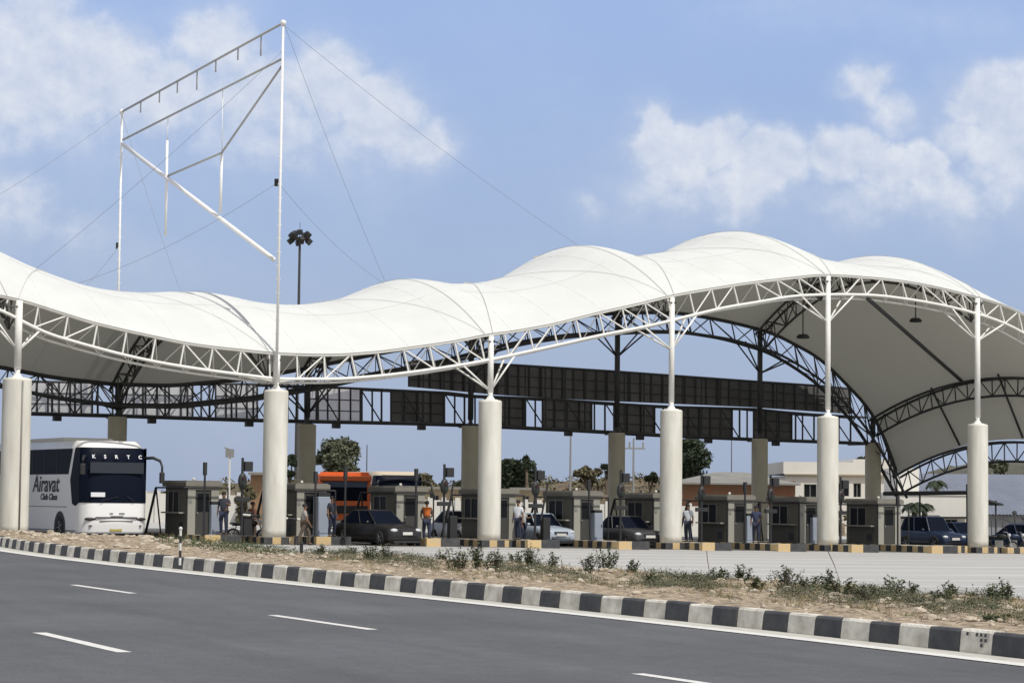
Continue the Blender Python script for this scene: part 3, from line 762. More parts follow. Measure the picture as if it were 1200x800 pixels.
for px in (67, 178, 292, 394, 494, 666, 750, 830, 909):
    p = gp(GBot, px); w = MB(); w.box(-.18, .18, -.16, .16, -.34, -.08, M=Matrix.Translation(p) @ Matrix.Rotation(ANG, 4, 'Z')); w.build('lane_lamp', M_['black'], ga, False, OG)
# ------------------------------------------------------------------ toll booths
M_['bwall'] = mat('booth_wall', (.13, .125, .10), .8, var=.1, scale=2)
M_['blow'] = mat('booth_lower_panel', (.09, .09, .08), .75, var=.1, scale=2)
M_['bpale'] = mat('booth_pale_frame', (.30, .295, .26), .7, var=.05, scale=2)
M_['door'] = mat('booth_door', (.045, .045, .042), .6); M_['broof'] = mat('booth_roof', (.20, .19, .165), .85, var=.12, scale=2)  # door is near black: an open doorway's shade put into its colour
M_['glass'] = mat('dark_glass', (.010, .012, .014), .35, spec=.12)
M_['glassb'] = mat('blue_dark_glass', (.005, .008, .018), .45, spec=.06)
M_['cab'] = mat('cabinet_blue_grey', (.27, .31, .38), .6, var=.06, scale=2)
M_['off'] = mat('off_white', (.62, .61, .57), .7)
def booth(label):
    t = thing('toll_booth', label, 'toll booth', (0, 0, 0), ANG, 'toll booths on the lane islands')
    m = MB()   # walls with real openings: left side window, front door
    wz, L, Wd = 1.98, 2.5, 1.4
    m.box(0, .06, .06, .95, .0, wz); m.box(0, .06, .95, 2.25, .0, .88); m.box(0, .06, .95, 2.25, 1.80, wz); m.box(0, .06, 2.25, L, 0, wz)
    m.box(.06, Wd-.06, L-.06, L, 0, wz); m.box(Wd-.06, Wd, .06, L, 0, wz)
    m.box(.06, Wd-.06, .10, L-.06, 0, .05)
    m.build('wall', M_['bwall'], t)
    m = MB(); m.box(.02, .36, 0, .058, 0, wz); m.box(1.06, Wd, 0, .058, 0, wz); m.box(.36, 1.06, 0, .058, 1.84, wz); m.build('front_frame', M_['bpale'], t)
    m = MB(); m.box(-.035, .018, -.01, .055, 0, wz); m.build('corner_post', M_['black'], t)
    m = MB(); m.box(.025, .035, .98, 2.22, .90, 1.78); o = m.build('window', M_['glass'], t)
    m = MB(); m.box(-.012, .052, .95, .99, .88, 1.80); m.box(-.012, .052, 2.21, 2.25, .88, 1.80); m.box(-.012, .052, .99, 2.21, 1.76, 1.80); m.box(-.012, .052, 1.60, 1.64, .90, 1.76); m.build('window_frame', M_['grey'], o)
    m = MB(); m.box(-.26, -.003, .25, 2.35, .86, .92); m.build('counter_shelf', M_['bpale'], t)
    m = MB(); m.box(-.02, -.002, .30, 2.30, .04, .82); o = m.build('lower_panel', M_['blow'], t)
    m = MB(); m.box(-.03, -.022, .45, .85, .15, .5); m.build('vent_grille', M_['black'], o)
    m = MB(); m.box(.38, 1.04, .03, .055, .03, 1.82); o = m.build('door', M_['door'], t)
    m = MB(); m.box(.46, .96, .018, .028, .95, 1.70); m.build('door_pane', M_['glass'], o); m = MB(); m.box(.42, .47, -.02, .028, .85, .92); m.build('handle', M_['grey'], o)
    m = MB(); m.box(-.12, Wd+.12, -.12, L+.12, wz+.002, wz+.20); m.box(-.06, Wd+.06, -.06, L+.06, wz+.202, wz+.25); m.build('roof', M_['broof'], t, bevel=.02)
    m = MB(); m.box(.10, .13, -.012, -.002, 1.25, 1.5); m.box(.06, .20, -.02, -.002, 1.32, 1.44); m.build('call_button_box', M_['grey'], t)
    m = MB(); r = .035
    pts = [(-.25, 3.0, 1.93), (-.25, -.28, 1.93), (Wd+.28, -.28, 1.93)]
    m.tube(pts[0], pts[1], r); m.tube(pts[1], pts[2], r); m.tube(pts[2], (Wd+.28, -.28, 0), r); m.tube(pts[0], (-.45, 3.6, 0), r*1.6); m.tube((-.25, 3.0, 1.93), (.0, 3.0, 0), r)
    m.tube((Wd+.28, -.28, 1.93), (Wd+.28, 2.9, 1.93), r)
    m.build('guard_frame', M_['black'], t)
    m = MB(); m.ell((.5, .6, wz+.31), (.07, .07, .07), 8, 6); m.build('roof_lamp', M_['off'], t)
    return t
BL_ = ['leftmost toll booth, wholly in shade beside the white coach',
       'toll booth just right of the second tall column, standing behind the grey-shirted walker',
       'toll booth right behind the dark sedan, left of the man in the orange vest',
       'toll booth half hidden behind the third tall column',
       'toll booth midway between the third and fourth tall columns, its whole window side in view',
       'toll booth whose front is hidden by the fourth tall column',
       'toll booth just right of the fourth tall column, beside the white-shirted attendant',
       'toll booth just left of the fifth tall column',
       'rightmost toll booth, right of the fifth tall column and left of the blue jeep']
b0 = booth(BL_[0]); b0.location = BO[0]
bpy.context.view_layer.update()
for o, l in zip(BO[1:], BL_[1:]): copy_tree(b0, o, label=l)

def put(px, b, h=0.0): return AT(px, b, h)
# equipment cabinets at the right of some booths
def cabinet(label):
    t = thing('equipment_cabinet', label, 'cabinet', (0, 0, 0), ANG, 'equipment cabinets beside the booths')
    m = MB(); m.box(-.22, .22, -.2, .2, .06, 1.25); m.box(-.25, .25, -.23, .23, 0, .06); m.build('body', M_['cab'], t, bevel=.015)
    m = MB(); m.box(-.2, .2, -.215, -.202, .12, 1.1); o = m.build('door', M_['cab'], t); m = MB(); m.box(.12, .16, -.24, -.216, .6, .72); m.build('handle', M_['black'], o)
    m = MB(); m.box(-.2, .2, -.18, .18, 1.252, 1.38); m.build('lid', M_['black'], t)
    return t
c0 = None
for px, b, l in ((251, 2.0, 'pale blue equipment cabinet at the right of the leftmost booth'), (377, 1.6, 'tall blue-grey equipment cabinet between the second booth and the orange truck'),
              (699, 1.9, 'pale blue equipment cabinet right of the middle booth, with black lid'),
              (598, 2.3, 'pale grey equipment cabinet just right of the third tall column'), (877, 2.0, 'blue-grey equipment cabinet beside the seventh booth, right of its door'), (954, 2.0, 'blue-grey equipment cabinet touching the left side of the fifth tall column')):
    c = cabinet(l) if c0 is None else copy_tree(c0, (0, 0, 0), ANG, l)
    c.location = put(px, b, ISL); bpy.context.view_layer.update()
    if c0 is None: c0 = c
    if px == 377: c.scale = (1.35, 1.35, 1.35)

# lane signal posts: post, signal head, sign box, cross arm
def signal(label, hh=3.2):
    t = thing('lane_signal', label, 'traffic signal', (0, 0, 0), ANG, 'lane signal posts on the islands')
    m = MB(); m.tube((0, 0, 0), (0, 0, hh), .055, n=10); m.tube((0, 0, 0), (0, 0, .05), .16, n=12); m.build('post', M_['black'], t)
    m = MB(); m.box(.07, .42, -.12, .12, hh-.55, hh-.15); m.build('sign_box', M_['black'], t, bevel=.02)
    m = MB(); m.ell((0, -.02, 2.25), (.2, .13, .34), 12, 8); o = m.build('signal_head', M_['black'], t, True)
    for z, c in ((2.38, (.035, .012, .012)), (2.13, (.012, .025, .015))):
        m = MB(); m.lathe([(.0, 0), (.075, 0), (.075, .04)], (0, -.19, z), 12, axis='Y'); m.build('signal_lens', mat('signal_lens_off', c, .3), o)
    m = MB(); m.box(-.32, .34, -.06, .06, 1.42, 1.60); m.build('cross_arm', M_['black'], t, bevel=.01)
    return t
s0_ = None
for px, b, l in ((283, -.3, 'leftmost black lane signal post, standing clear of the booths right of the first one'), (520, -.6, 'black lane signal post right of the man in the orange vest'),
              (627, -.5, 'black lane signal post in front of the pale hatchback'), (727, -.4, 'black lane signal post in front of the dark hatchback'),
              (822, -.3, 'black lane signal post right of the fourth tall column'), (903, -.3, 'black lane signal post left of the eighth booth'), (985, -.3, 'black lane signal post just right of the fifth tall column')):
    c = signal(l) if s0_ is None else copy_tree(s0_, (0, 0, 0), ANG, l)
    c.location = put(px, b, ISL); bpy.context.view_layer.update()
    if s0_ is None: s0_ = c
# plain thin black poles in front of the booths
def pole(label, h):
    t = thing('slim_pole', label, 'pole', (0, 0, 0), ANG, 'slim black poles before the booths')
    m = MB(); m.tube((0, 0, 0), (0, 0, h), .045, n=10); m.tube((0, 0, 0), (0, 0, .04), .14, n=12); m.build('shaft', M_['black'], t)
    m = MB(); m.box(-.07, .07, -.07, .07, h-.5, h+.02); m.build('camera_housing', M_['black'], t, bevel=.01)
    return t
p0_ = None
for px, b, l, sc_ in ((239, -.2, 'slim black pole standing before the door of the leftmost booth', 1), (404, -.6, 'slim black pole in front of the orange truck', 1.0), (487, -.6, 'slim black pole before the booth behind the dark sedan', 1),
              (692, -.5, 'slim black pole leaning slightly, before the middle booth', .92), (873, -.4, 'slim black pole right of the seventh booth door', .95), (1052, -.2, 'slim black pole at the right of the rightmost booth', .8), (369, .0, 'slim black pole at the right edge of the second booth', .92)):
    c = pole(l, 2.95) if p0_ is None else copy_tree(p0_, (0, 0, 0), ANG, l)
    c.location = put(px, b, ISL); c.scale = (1, 1, sc_); bpy.context.view_layer.update()
    if px == 692: c.rotation_euler = (0, radians(-2.5), ANG)
    if p0_ is None: p0_ = c
# boom barriers
def barrier(label, up):
    t = thing('boom_barrier', label, 'barrier', (0, 0, 0), ANG, 'boom barriers at the lanes')
    m = MB(); m.box(-.18, .18, -.15, .15, .02, 1.0); m.box(-.22, .22, -.19, .19, 0, .04); m.build('housing', M_['black'], t, bevel=.03)
    m = MB()
    d = Vector((cos(up), 0, sin(up)))
    for i in range(7 if abs(up) < .5 else 4):
        m.tube(Vector((-.35, -.2, .88))+d*(i*.42), Vector((-.35, -.2, .88))+d*(i*.42+.42), .045, n=8, mi=(i % 2) if abs(up) < .5 else 1)
    m.build('boom', [M_['off'], M_['black']], t)
    return t
for px, b, l, a in ((289, .6, 'boom barrier with its pale arm lowered, right of the leftmost signal post', radians(-4)), (530, .5, 'boom barrier box right of the signal post beside the orange-vested man', radians(80)), (639, .5, 'boom barrier with raised arm beside the pale hatchback', radians(78))):
    c = barrier(l, a); c.location = put(px, b, ISL)

# ------------------------------------------------------------------ people
def skin_mesh(V, E_, root, lvl=1):
    me = bpy.data.meshes.new('tmp_skin'); names = list(V); idx = {n: i for i, n in enumerate(names)}
    me.from_pydata([V[n][0] for n in names], [(idx[a], idx[b]) for a, b in E_], [])
    o = bpy.data.objects.new('tmp_skin', me); COL.objects.link(o)
    sk = o.modifiers.new('s', 'SKIN'); sk.use_smooth_shade = True
    for n in names:
        d = me.skin_vertices[0].data[idx[n]]; r = V[n][1]; d.radius = (r, r) if not hasattr(r, '__len__') else r
        d.use_root = (n == root)
    if lvl: su = o.modifiers.new('u', 'SUBSURF'); su.levels = lvl; su.render_levels = lvl
    dg = bpy.context.evaluated_depsgraph_get(); r = bpy.data.meshes.new_from_object(o.evaluated_get(dg)); bpy.data.objects.remove(o); bpy.data.meshes.remove(me)
    return r
M_['skin'] = mat('skin', (.19, .105, .065), .6); M_['hair'] = mat('hair', (.012, .011, .011), .7); M_['shoe'] = mat('shoe', (.02, .018, .016), .6)
def person(label, loc, face, shirt, trousers, H=1.70, pose='stand', vest=None):
    t = thing('person', label, 'person', loc, face); t.scale = (H/1.74,)*3
    step = {'stand': .03, 'walk': .24, 'reach': .03, 'lean': .10}[pose]
    J = {'pelvis': ((0, 0, .95), .135), 'waist': ((0, .0, 1.10), (.125)), 'chest': ((0, .01, 1.30), .150), 'neckb': ((0, .01, 1.45), .075), 'neck': ((0, 0, 1.51), .052),
         'jaw': ((0, -.02, 1.585), .070), 'head': ((0, -.005, 1.665), .086), 'crown': ((0, .0, 1.70), .068)}
    for sg, n in ((-1, 'l'), (1, 'r')):
        st = step*sg
        J['hip'+n] = ((sg*.09, 0, .90), .098); J['knee'+n] = ((sg*.105, -st*.8-.03, .50), .060); J['calf'+n] = ((sg*.108, -st*.9+.01, .36), .055); J['ank'+n] = ((sg*.11, -st+.02, .095), .038); J['toe'+n] = ((sg*.12, -st-.14, .035), .032)
        J['sh'+n] = ((sg*.175, .01, 1.41), .062); sw = .10*sg if pose == 'walk' else 0
        if pose == 'reach' and sg == 1: J['el'+n] = ((.27, -.12, 1.20), .042); J['wr'+n] = ((.24, -.36, 1.28), .028); J['pa'+n] = ((.235, -.43, 1.30), .028)
        elif pose == 'lean': J['el'+n] = ((sg*.25, -.06, 1.14), .042); J['wr'+n] = ((sg*.20, -.28, 1.05), .028); J['pa'+n] = ((sg*.19, -.35, 1.04), .028)
        else: J['el'+n] = ((sg*.235, .03+sw, 1.13), .042); J['wr'+n] = ((sg*.25, -.03+sw*1.8, .89), .028); J['pa'+n] = ((sg*.25, -.05+sw*2, .825), .028)
    E_ = [('pelvis', 'waist'), ('waist', 'chest'), ('chest', 'neckb'), ('neckb', 'neck'), ('neck', 'jaw'), ('jaw', 'head'), ('head', 'crown')]
    for n in 'lr': E_ += [('pelvis', 'hip'+n), ('hip'+n, 'knee'+n), ('knee'+n, 'calf'+n), ('calf'+n, 'ank'+n), ('ank'+n, 'toe'+n), ('chest', 'sh'+n), ('sh'+n, 'el'+n), ('el'+n, 'wr'+n), ('wr'+n, 'pa'+n)]
    me = skin_mesh(J, E_, 'pelvis')
    x = MB()
    for v in me.vertices: x.v.append(v.co.copy())
    for p in me.polygons: x.f.append(tuple(p.vertices)); x.m.append(0)
    for n, sg in (('l', -1), ('r', 1)):                             # five bent fingers on each hand, a nose, ears
        pa = Vector(J['pa'+n][0]); d = (pa-Vector(J['wr'+n][0])).normalized(); sd = Vector((0, 1, 0)) if abs(d.z) > .6 else Vector((0, 0, 1))
        for k, ln in enumerate((.060, .068, .064, .050)):
            a = pa+sd*((k-1.5)*.019)+d*.015; b = a+d*ln*.6; c = b+d*ln*.35+Vector((-sg*.018, 0, 0)); x.path([a, b, c], .0085, 6, 0, [.009, .0085, .007])
        a = pa-sd*.03-d*.02; x.path([a, a-sd*.02+d*.03, a-sd*.02+d*.055+Vector((-sg*.012, 0, 0))], .01, 6, 0)
    x.ell((0, -.108, 1.63), (.012, .020, .022), 8, 6); x.ell((-.088, .0, 1.635), (.012, .02, .03), 8, 6); x.ell((.088, 0, 1.635), (.012, .02, .03), 8, 6)
    for sx_ in (-.03, .03): x.ell((sx_, -.089, 1.655), (.012, .006, .007), 8, 6, 1)
    x.ell((0, -.094, 1.59), (.024, .006, .006), 8, 6, 1)
    x.build('body', [M_['skin'], M_['hair']], t, True)
    def cloth(name, names, edges, extra, m, root, cut=None):
        V = {n: (Vector(J[n][0]) if n in J else Vector(cut[n]), (J[n][1] if n in J else extra[n])+.0) for n in names}
        for n in names: V[n] = (V[n][0], V[n][1] + (extra if not isinstance(extra, dict) else extra.get('+', .018)))
        mm = skin_mesh(V, edges, root); mm.name = name; mm.materials.clear(); mm.materials.append(m)
        o = bpy.data.objects.new(name, mm); COL.objects.link(o); o.parent = t; return o
    S = Vector
    half = lambda a, b, f: tuple(S(J[a][0]).lerp(S(J[b][0]), f))
    J['sll'] = (half('shl', 'ell', .75), .050); J['slr'] = (half('shr', 'elr', .75), .050)
    J['hem'] = ((0, 0, .90), .135)
    cloth('shirt', ['hem', 'waist', 'chest', 'neckb', 'shl', 'shr', 'sll', 'slr'], [('hem', 'waist'), ('waist', 'chest'), ('chest', 'neckb'), ('chest', 'shl'), ('chest', 'shr'), ('shl', 'sll'), ('shr', 'slr')], .022, shirt, 'chest')
    if vest: cloth('vest', ['waist', 'chest', 'neckb'], [('waist', 'chest'), ('chest', 'neckb')], .036, vest, 'chest')
    cloth('trousers', ['pelvis', 'hipl', 'kneel', 'calfl', 'ankl', 'hipr', 'kneer', 'calfr', 'ankr'], [('pelvis', 'hipl'), ('hipl', 'kneel'), ('kneel', 'calfl'), ('calfl', 'ankl'), ('pelvis', 'hipr'), ('hipr', 'kneer'), ('kneer', 'calfr'), ('calfr', 'ankr')], .016, trousers, 'pelvis')
    h = MB(); h.ell((0, .012, 1.695), (.098, .108, .085), 14, 9); h.build('hair', M_['hair'], t, True)
    for n in 'lr':
        a = S(J['ank'+n][0]); m = MB(); m.ell((a.x+(.01 if n == 'r' else -.01), a.y-.06, .045), (.052, .14, .046), 12, 8); m.build('shoe', M_['shoe'], t, True)
    return t
C_ = lambda n, c: mat(n, c, .85)
dk = C_('dark_clothes', (.025, .028, .04)); gr_ = C_('grey_cloth', (.30, .29, .27)); wh = C_('white_shirt', (.55, .58, .64)); nv = C_('navy_trousers', (.02, .026, .055)); orr = C_('orange_vest', (.55, .14, .03)); brn = C_('brown_trousers', (.09, .07, .055))
person('dark-clothed attendant standing right of the leftmost booth, before its cabinet', put(262, -.1, ISL), ANG+radians(-35), dk, nv, 1.78, 'reach')
person('man in a loose grey shirt walking in front of the second booth', put(357, -1.6, .0), ANG+radians(70), gr_, brn, 1.66, 'walk')
person('man in dark clothes standing between the blue-grey cabinet and the dark sedan', put(389, .2, ISL), ANG+radians(20), dk, nv, 1.7, 'stand')
person('man in an orange vest and dark trousers right of the dark sedan', put(500, -.4, .16), ANG+radians(160), brn, nv, 1.74, 'lean', vest=orr)
person('attendant in a white shirt and navy trousers just right of the third column', put(607, -.3, ISL), ANG+radians(-60), wh, nv, 1.72, 'stand')
person('second white-shirted man, standing behind the attendant by the pale hatchback', put(613, 1.6, .05), ANG+radians(40), C_('pale_grey_shirt', (.42, .43, .44)), nv, 1.72, 'reach')
person('attendant in a white shirt at the right edge of the fourth column', put(806, .4, ISL), ANG+radians(-50), wh, nv, 1.72, 'stand')
person('attendant in dark navy clothes left of the eighth booth', put(886, .2, ISL), ANG+radians(-30), C_('navy_shirt', (.025, .035, .08)), nv, 1.72, 'reach')
person('man standing by the parked motorcycle right of the leftmost signal post', put(296, 2.4, .0), ANG+radians(30), C_('dull_red_shirt', (.16, .07, .05)), brn, 1.68, 'stand')

# ------------------------------------------------------------------ vehicles
M_['tyre'] = mat('tyre', (.018, .018, .018), .9); M_['rim'] = mat('rim', (.35, .35, .36), .35, metal=.6); M_['chrome'] = mat('chrome', (.5, .5, .5), .2, metal=.9)
M_['lens'] = mat('headlamp_lens', (.55, .57, .6), .1); M_['platew'] = mat('number_plate', (.6, .6, .58), .6); M_['platey'] = mat('number_plate_yellow', (.42, .34, .06), .6); M_['plastic'] = mat('black_plastic', (.02, .02, .022), .5)
def wheel(par, x, y, r, w, sg):
    m = MB(); m.lathe([(r*.62, -w/2), (r*.95, -w/2), (r, -w/2+.03), (r, w/2-.03), (r*.95, w/2), (r*.62, w/2)], (x, y, r), 24, axis='X'); o = m.build('wheel', M_['tyre'], par, True)
    m = MB(); m.lathe([(.04, sg*(w/2-.01)), (r*.12, sg*(w/2+.005)), (r*.2, sg*(w/2-.04)), (r*.55, sg*(w/2-.05)), (r*.63, sg*(w/2-.005))], (x, y, r), 20, axis='X')
    for k in range(5):
        a = 2*pi*k/5; m.tube((x+sg*(w/2-.02), y+r*.1*cos(a), r+r*.1*sin(a)), (x+sg*(w/2-.02), y+r*.58*cos(a), r+r*.58*sin(a)), .03, n=5)
    m.build('rim', M_['rim'], o)
def car(name, label, cat, loc, rz, paint, L=4.2, Wd=1.74, H=1.5, suv=False, grp=None, spare=False):
    t = thing(name, label, cat, loc, rz, grp); hw = Wd/2; wr = .31 if not suv else .37; gc = .2 if not suv else .28
    belt = H*.60 if not suv else H*.56
    St = [(-L/2, gc+.12, belt*.62, .80), (-L/2+.06, gc+.02, belt*.76, .90), (-L/2+.3, gc, belt*.87, .97), (-L/2+.75, gc, belt*.93, 1), (-L*.20, gc, belt, 1), (0, gc, belt*1.01, 1), (L*.25, gc, belt*1.03, 1), (L/2-.35, gc, belt*(1.02 if not suv else 1.04), .98), (L/2-.06, gc+.03, belt*.95, .92), (L/2, gc+.15, belt*.80, .84)]
    m = MB(); n = 12
    for (y, z0, z1, f) in St:
        w_ = hw*f
        ring = [(-w_*.80, z0), (-w_*.97, z0+.05), (-w_, z0+(z1-z0)*.35), (-w_*.99, z0+(z1-z0)*.65), (-w_*.95, z1-.05), (-w_*.86, z1), (-w_*.4, z1+.03), (w_*.4, z1+.03), (w_*.86, z1), (w_*.95, z1-.05), (w_*.99, z0+(z1-z0)*.65), (w_, z0+(z1-z0)*.35), (w_*.97, z0+.05), (w_*.80, z0)]
        n = len(ring); m.v += [Vector((x, y, z)) for x, z in ring]
    for i in range(len(St)-1):
        for k in range(n): k2 = (k+1) % n; m.f.append((i*n+k, (i+1)*n+k, (i+1)*n+k2, i*n+k2)); m.m.append(0)
    m.f.append(tuple(range(n))); e = (len(St)-1)*n; m.f.append(tuple(e+k for k in reversed(range(n)))); m.m += [0, 0]
    m.build('body', paint, t, True)
    # cabin: glass house, then roof and pillars in body colour
    yc, y1, y2, yr = (-L*.20, -L*.04, L*.24, L*.40) if not suv else (-L*.17, -L*.06, L*.40, L*.47)
    bw, rw_ = hw*.90, hw*.70
    zb, zr = belt+.0, H-.05
    g = MB()
    B_ = [(-bw*.92, yc, zb), (bw*.92, yc, zb), (bw, y2, zb+.03), (bw*.88, yr, zb+.02), (-bw*.88, yr, zb+.02), (-bw, y2, zb+.03)]
    T_ = [(-rw_*.95, y1, zr), (rw_*.95, y1, zr), (rw_, y2*.9, zr), (rw_*.9, y2, zr-.03), (-rw_*.9, y2, zr-.03), (-rw_, y2*.9, zr)]
    g.poly(B_+T_, [(k, (k+1) % 6, 6+(k+1) % 6, 6+k) for k in range(6)]+[tuple(range(6, 12))]); g.build('window_glass', M_['glassb'], t)
    rf = MB(); rf.poly([(x*1.03, y, z-.01) for x, y, z in T_]+[(x*.9, y+(.05 if y < 0 else -.03), z+.05) for x, y, z in T_], [(k, (k+1) % 6, 6+(k+1) % 6, 6+k) for k in range(6)]+[tuple(range(6, 12)), tuple(reversed(range(6)))])
    for k in (0, 1, 3, 4): rf.tube(B_[k], T_[k], .035, n=6)
    for sg in (-1, 1): rf.tube((sg*bw*.97, (yc+y2)/2+.1, zb), (sg*rw_, (y1+y2)/2+.1, zr), .03, n=6)
    rf.build('roof', paint, t, bevel=.015)
    for sg in (-1, 1):
        for y in (-L*.31, L*.30): wheel(t, sg*(hw-.09), y, wr, .2, sg)
        m = MB(); m.ell((sg*hw*.70, -L/2+.11, belt*.72), (hw*.20, .12, .085), 12, 8); m.build('headlight', M_['lens'], t, True)
        m = MB(); m.ell((sg*(hw+.08), yc+.22, belt+.08), (.09, .05, .07), 10, 7); m.build('side_mirror', paint, t, True)
        m = MB(); m.ell((sg*hw*.68, -L/2+.05, gc+.16), (.07, .05, .05), 8, 6); m.build('fog_lamp', M_['lens'], t, True)
    m = MB(); m.box(-hw*.42, hw*.42, -L/2-.012, -L/2+.2, belt*.60, belt*.74); m.box(-hw*.6, hw*.6, -L/2+.0, -L/2+.2, gc+.10, gc+.22); o = m.build('grille', M_['plastic'], t)
    m = MB(); m.box(-.25, .25, -L/2-.035, -L/2-.015, gc+.26, gc+.38); m.build('number_plate', M_['platew'], t)
    m = MB(); m.box(-hw*.78, hw*.78, -L/2+.02, L/2-.05, gc-.07, gc+.03); m.build('underbody', M_['plastic'], t)
    if suv:
        m = MB()
        for sg in (-1, 1): m.tube((sg*rw_*.85, y1+.2, H+.03), (sg*rw_*.85, y2-.2, H+.03), .025, n=6)
        m.build('roof_rail', M_['plastic'], t)
    return t
P1 = mat('car_paint_black', (.016, .016, .018), .28); P2 = mat('car_paint_silver_blue', (.36, .42, .50), .3); P3 = mat('car_paint_blue', (.014, .026, .062), .3); P4 = mat('car_paint_charcoal', (.05, .05, .055), .3); P5 = mat('car_paint_white', (.60, .62, .64), .3); P6 = mat('car_paint_navy', (.02, .035, .08), .3)
car('sedan', 'dark sedan with headlights towards us between the second and third booths', 'car', put(442, .6, 0), ANG+radians(10), P1, 4.3, 1.75, 1.5, grp='cars in the toll lanes')
car('hatchback', 'pale silver-blue hatchback in the lane just right of the third column', 'car', put(633, 3.6, 0), ANG, P2, 3.8, 1.68, 1.48, grp='cars in the toll lanes')
car('hatchback', 'dark hatchback beside the booth hidden by the fourth column', 'car', put(736, 2.2, 0), ANG, P4, 3.8, 1.7, 1.45, grp='cars in the toll lanes')
car('white_car', 'white car behind the signal post right of the orange-vested man', 'car', put(541, 7.5, 0), ANG, P5, 3.9, 1.7, 1.5, grp='cars in the toll lanes')
car('jeep', 'blue jeep with a tall cabin in the open lane right of the last booth', 'car', put(1092, 4.5, 0), ANG, P3, 3.7, 1.65, 1.72, True, grp='cars in the toll lanes')
car('sedan', 'navy car just left of the sixth column, partly behind it', 'car', put(1124, 6.0, 0), ANG, P6, 4.2, 1.74, 1.45, grp='cars in the toll lanes')
car('sedan', 'navy car cut off by the right edge of the picture', 'car', put(1207, 1.8, 0), ANG+radians(8), P6, 4.2, 1.74, 1.45, grp='cars in the toll lanes')
def motorbike(label, loc, rz, paint):
    t = thing('motorcycle', label, 'motorcycle', loc, rz, 'motorcycles by the lanes')
    for y in (-.64, .64):
        m = MB(); 
        ring = [Vector((0, y+.27*cos(2*pi*k/20), .30+.27*sin(2*pi*k/20))) for k in range(21)]; m.path(ring, .045, 8); o = m.build('wheel', M_['tyre'], t, True)
        m = MB(); m.lathe([(.05, -.06), (.05, .06)], (0, y, .30), 10, axis='X')
        for k in range(8): a = 2*pi*k/8; m.tube((0, y, .3), (0, y+.24*cos(a), .3+.24*sin(a)), .008, n=4)
        m.build('hub', M_['rim'], o)
    m = MB(); m.ell((0, -.12, .82), (.13, .28, .13), 12, 8); m.build('fuel_tank', paint, t, True)
    m = MB(); m.ell((0, .42, .80), (.13, .40, .06), 12, 8); m.build('seat', M_['plastic'], t, True)
    m = MB(); m.box(-.13, .13, -.18, .2, .25, .62); m.tube((0, .2, .35), (.1, .8, .3), .04, n=8); m.build('engine', M_['grey'], t, bevel=.03)
    m = MB(); m.tube((.05, -.64, .30), (.05, -.40, 1.0), .022, n=8); m.tube((-.05, -.64, .30), (-.05, -.40, 1.0), .022, n=8); m.path([(-.36, -.25, 1.05), (-.2, -.38, 1.02), (.2, -.38, 1.02), (.36, -.25, 1.05)], .016, 7); m.build('handlebar', M_['chrome'], t)
    m = MB(); m.ell((0, -.50, .88), (.09, .07, .09), 10, 8); m.build('headlight', M_['lens'], t, True)
    m = MB(); m.tube((0, -.3, .75), (0, .1, .3), .03); m.tube((0, -.3, .75), (0, .7, .72), .025); m.tube((0, .64, .3), (0, .5, .72), .02); m.build('frame', M_['plastic'], t)
    for sg in (-1, 1):
        m = MB(); m.tube((sg*.25, -.33, 1.03), (sg*.32, -.30, 1.18), .008, n=5); m.ell((sg*.33, -.30, 1.22), (.05, .015, .035), 8, 6); m.build('mirror', M_['plastic'], t)
    return t
motorbike('dark motorcycle standing right of the leftmost signal post', put(291, 1.2, 0), ANG+radians(55), P1)
motorbike('black motorcycle parked just right of the sixth column', put(1171, .3, 0), ANG+radians(40), P1)
motorbike('dark motorcycle parked further right, near the right edge of the picture', put(1187, 1.0, 0), ANG+radians(62), P6)

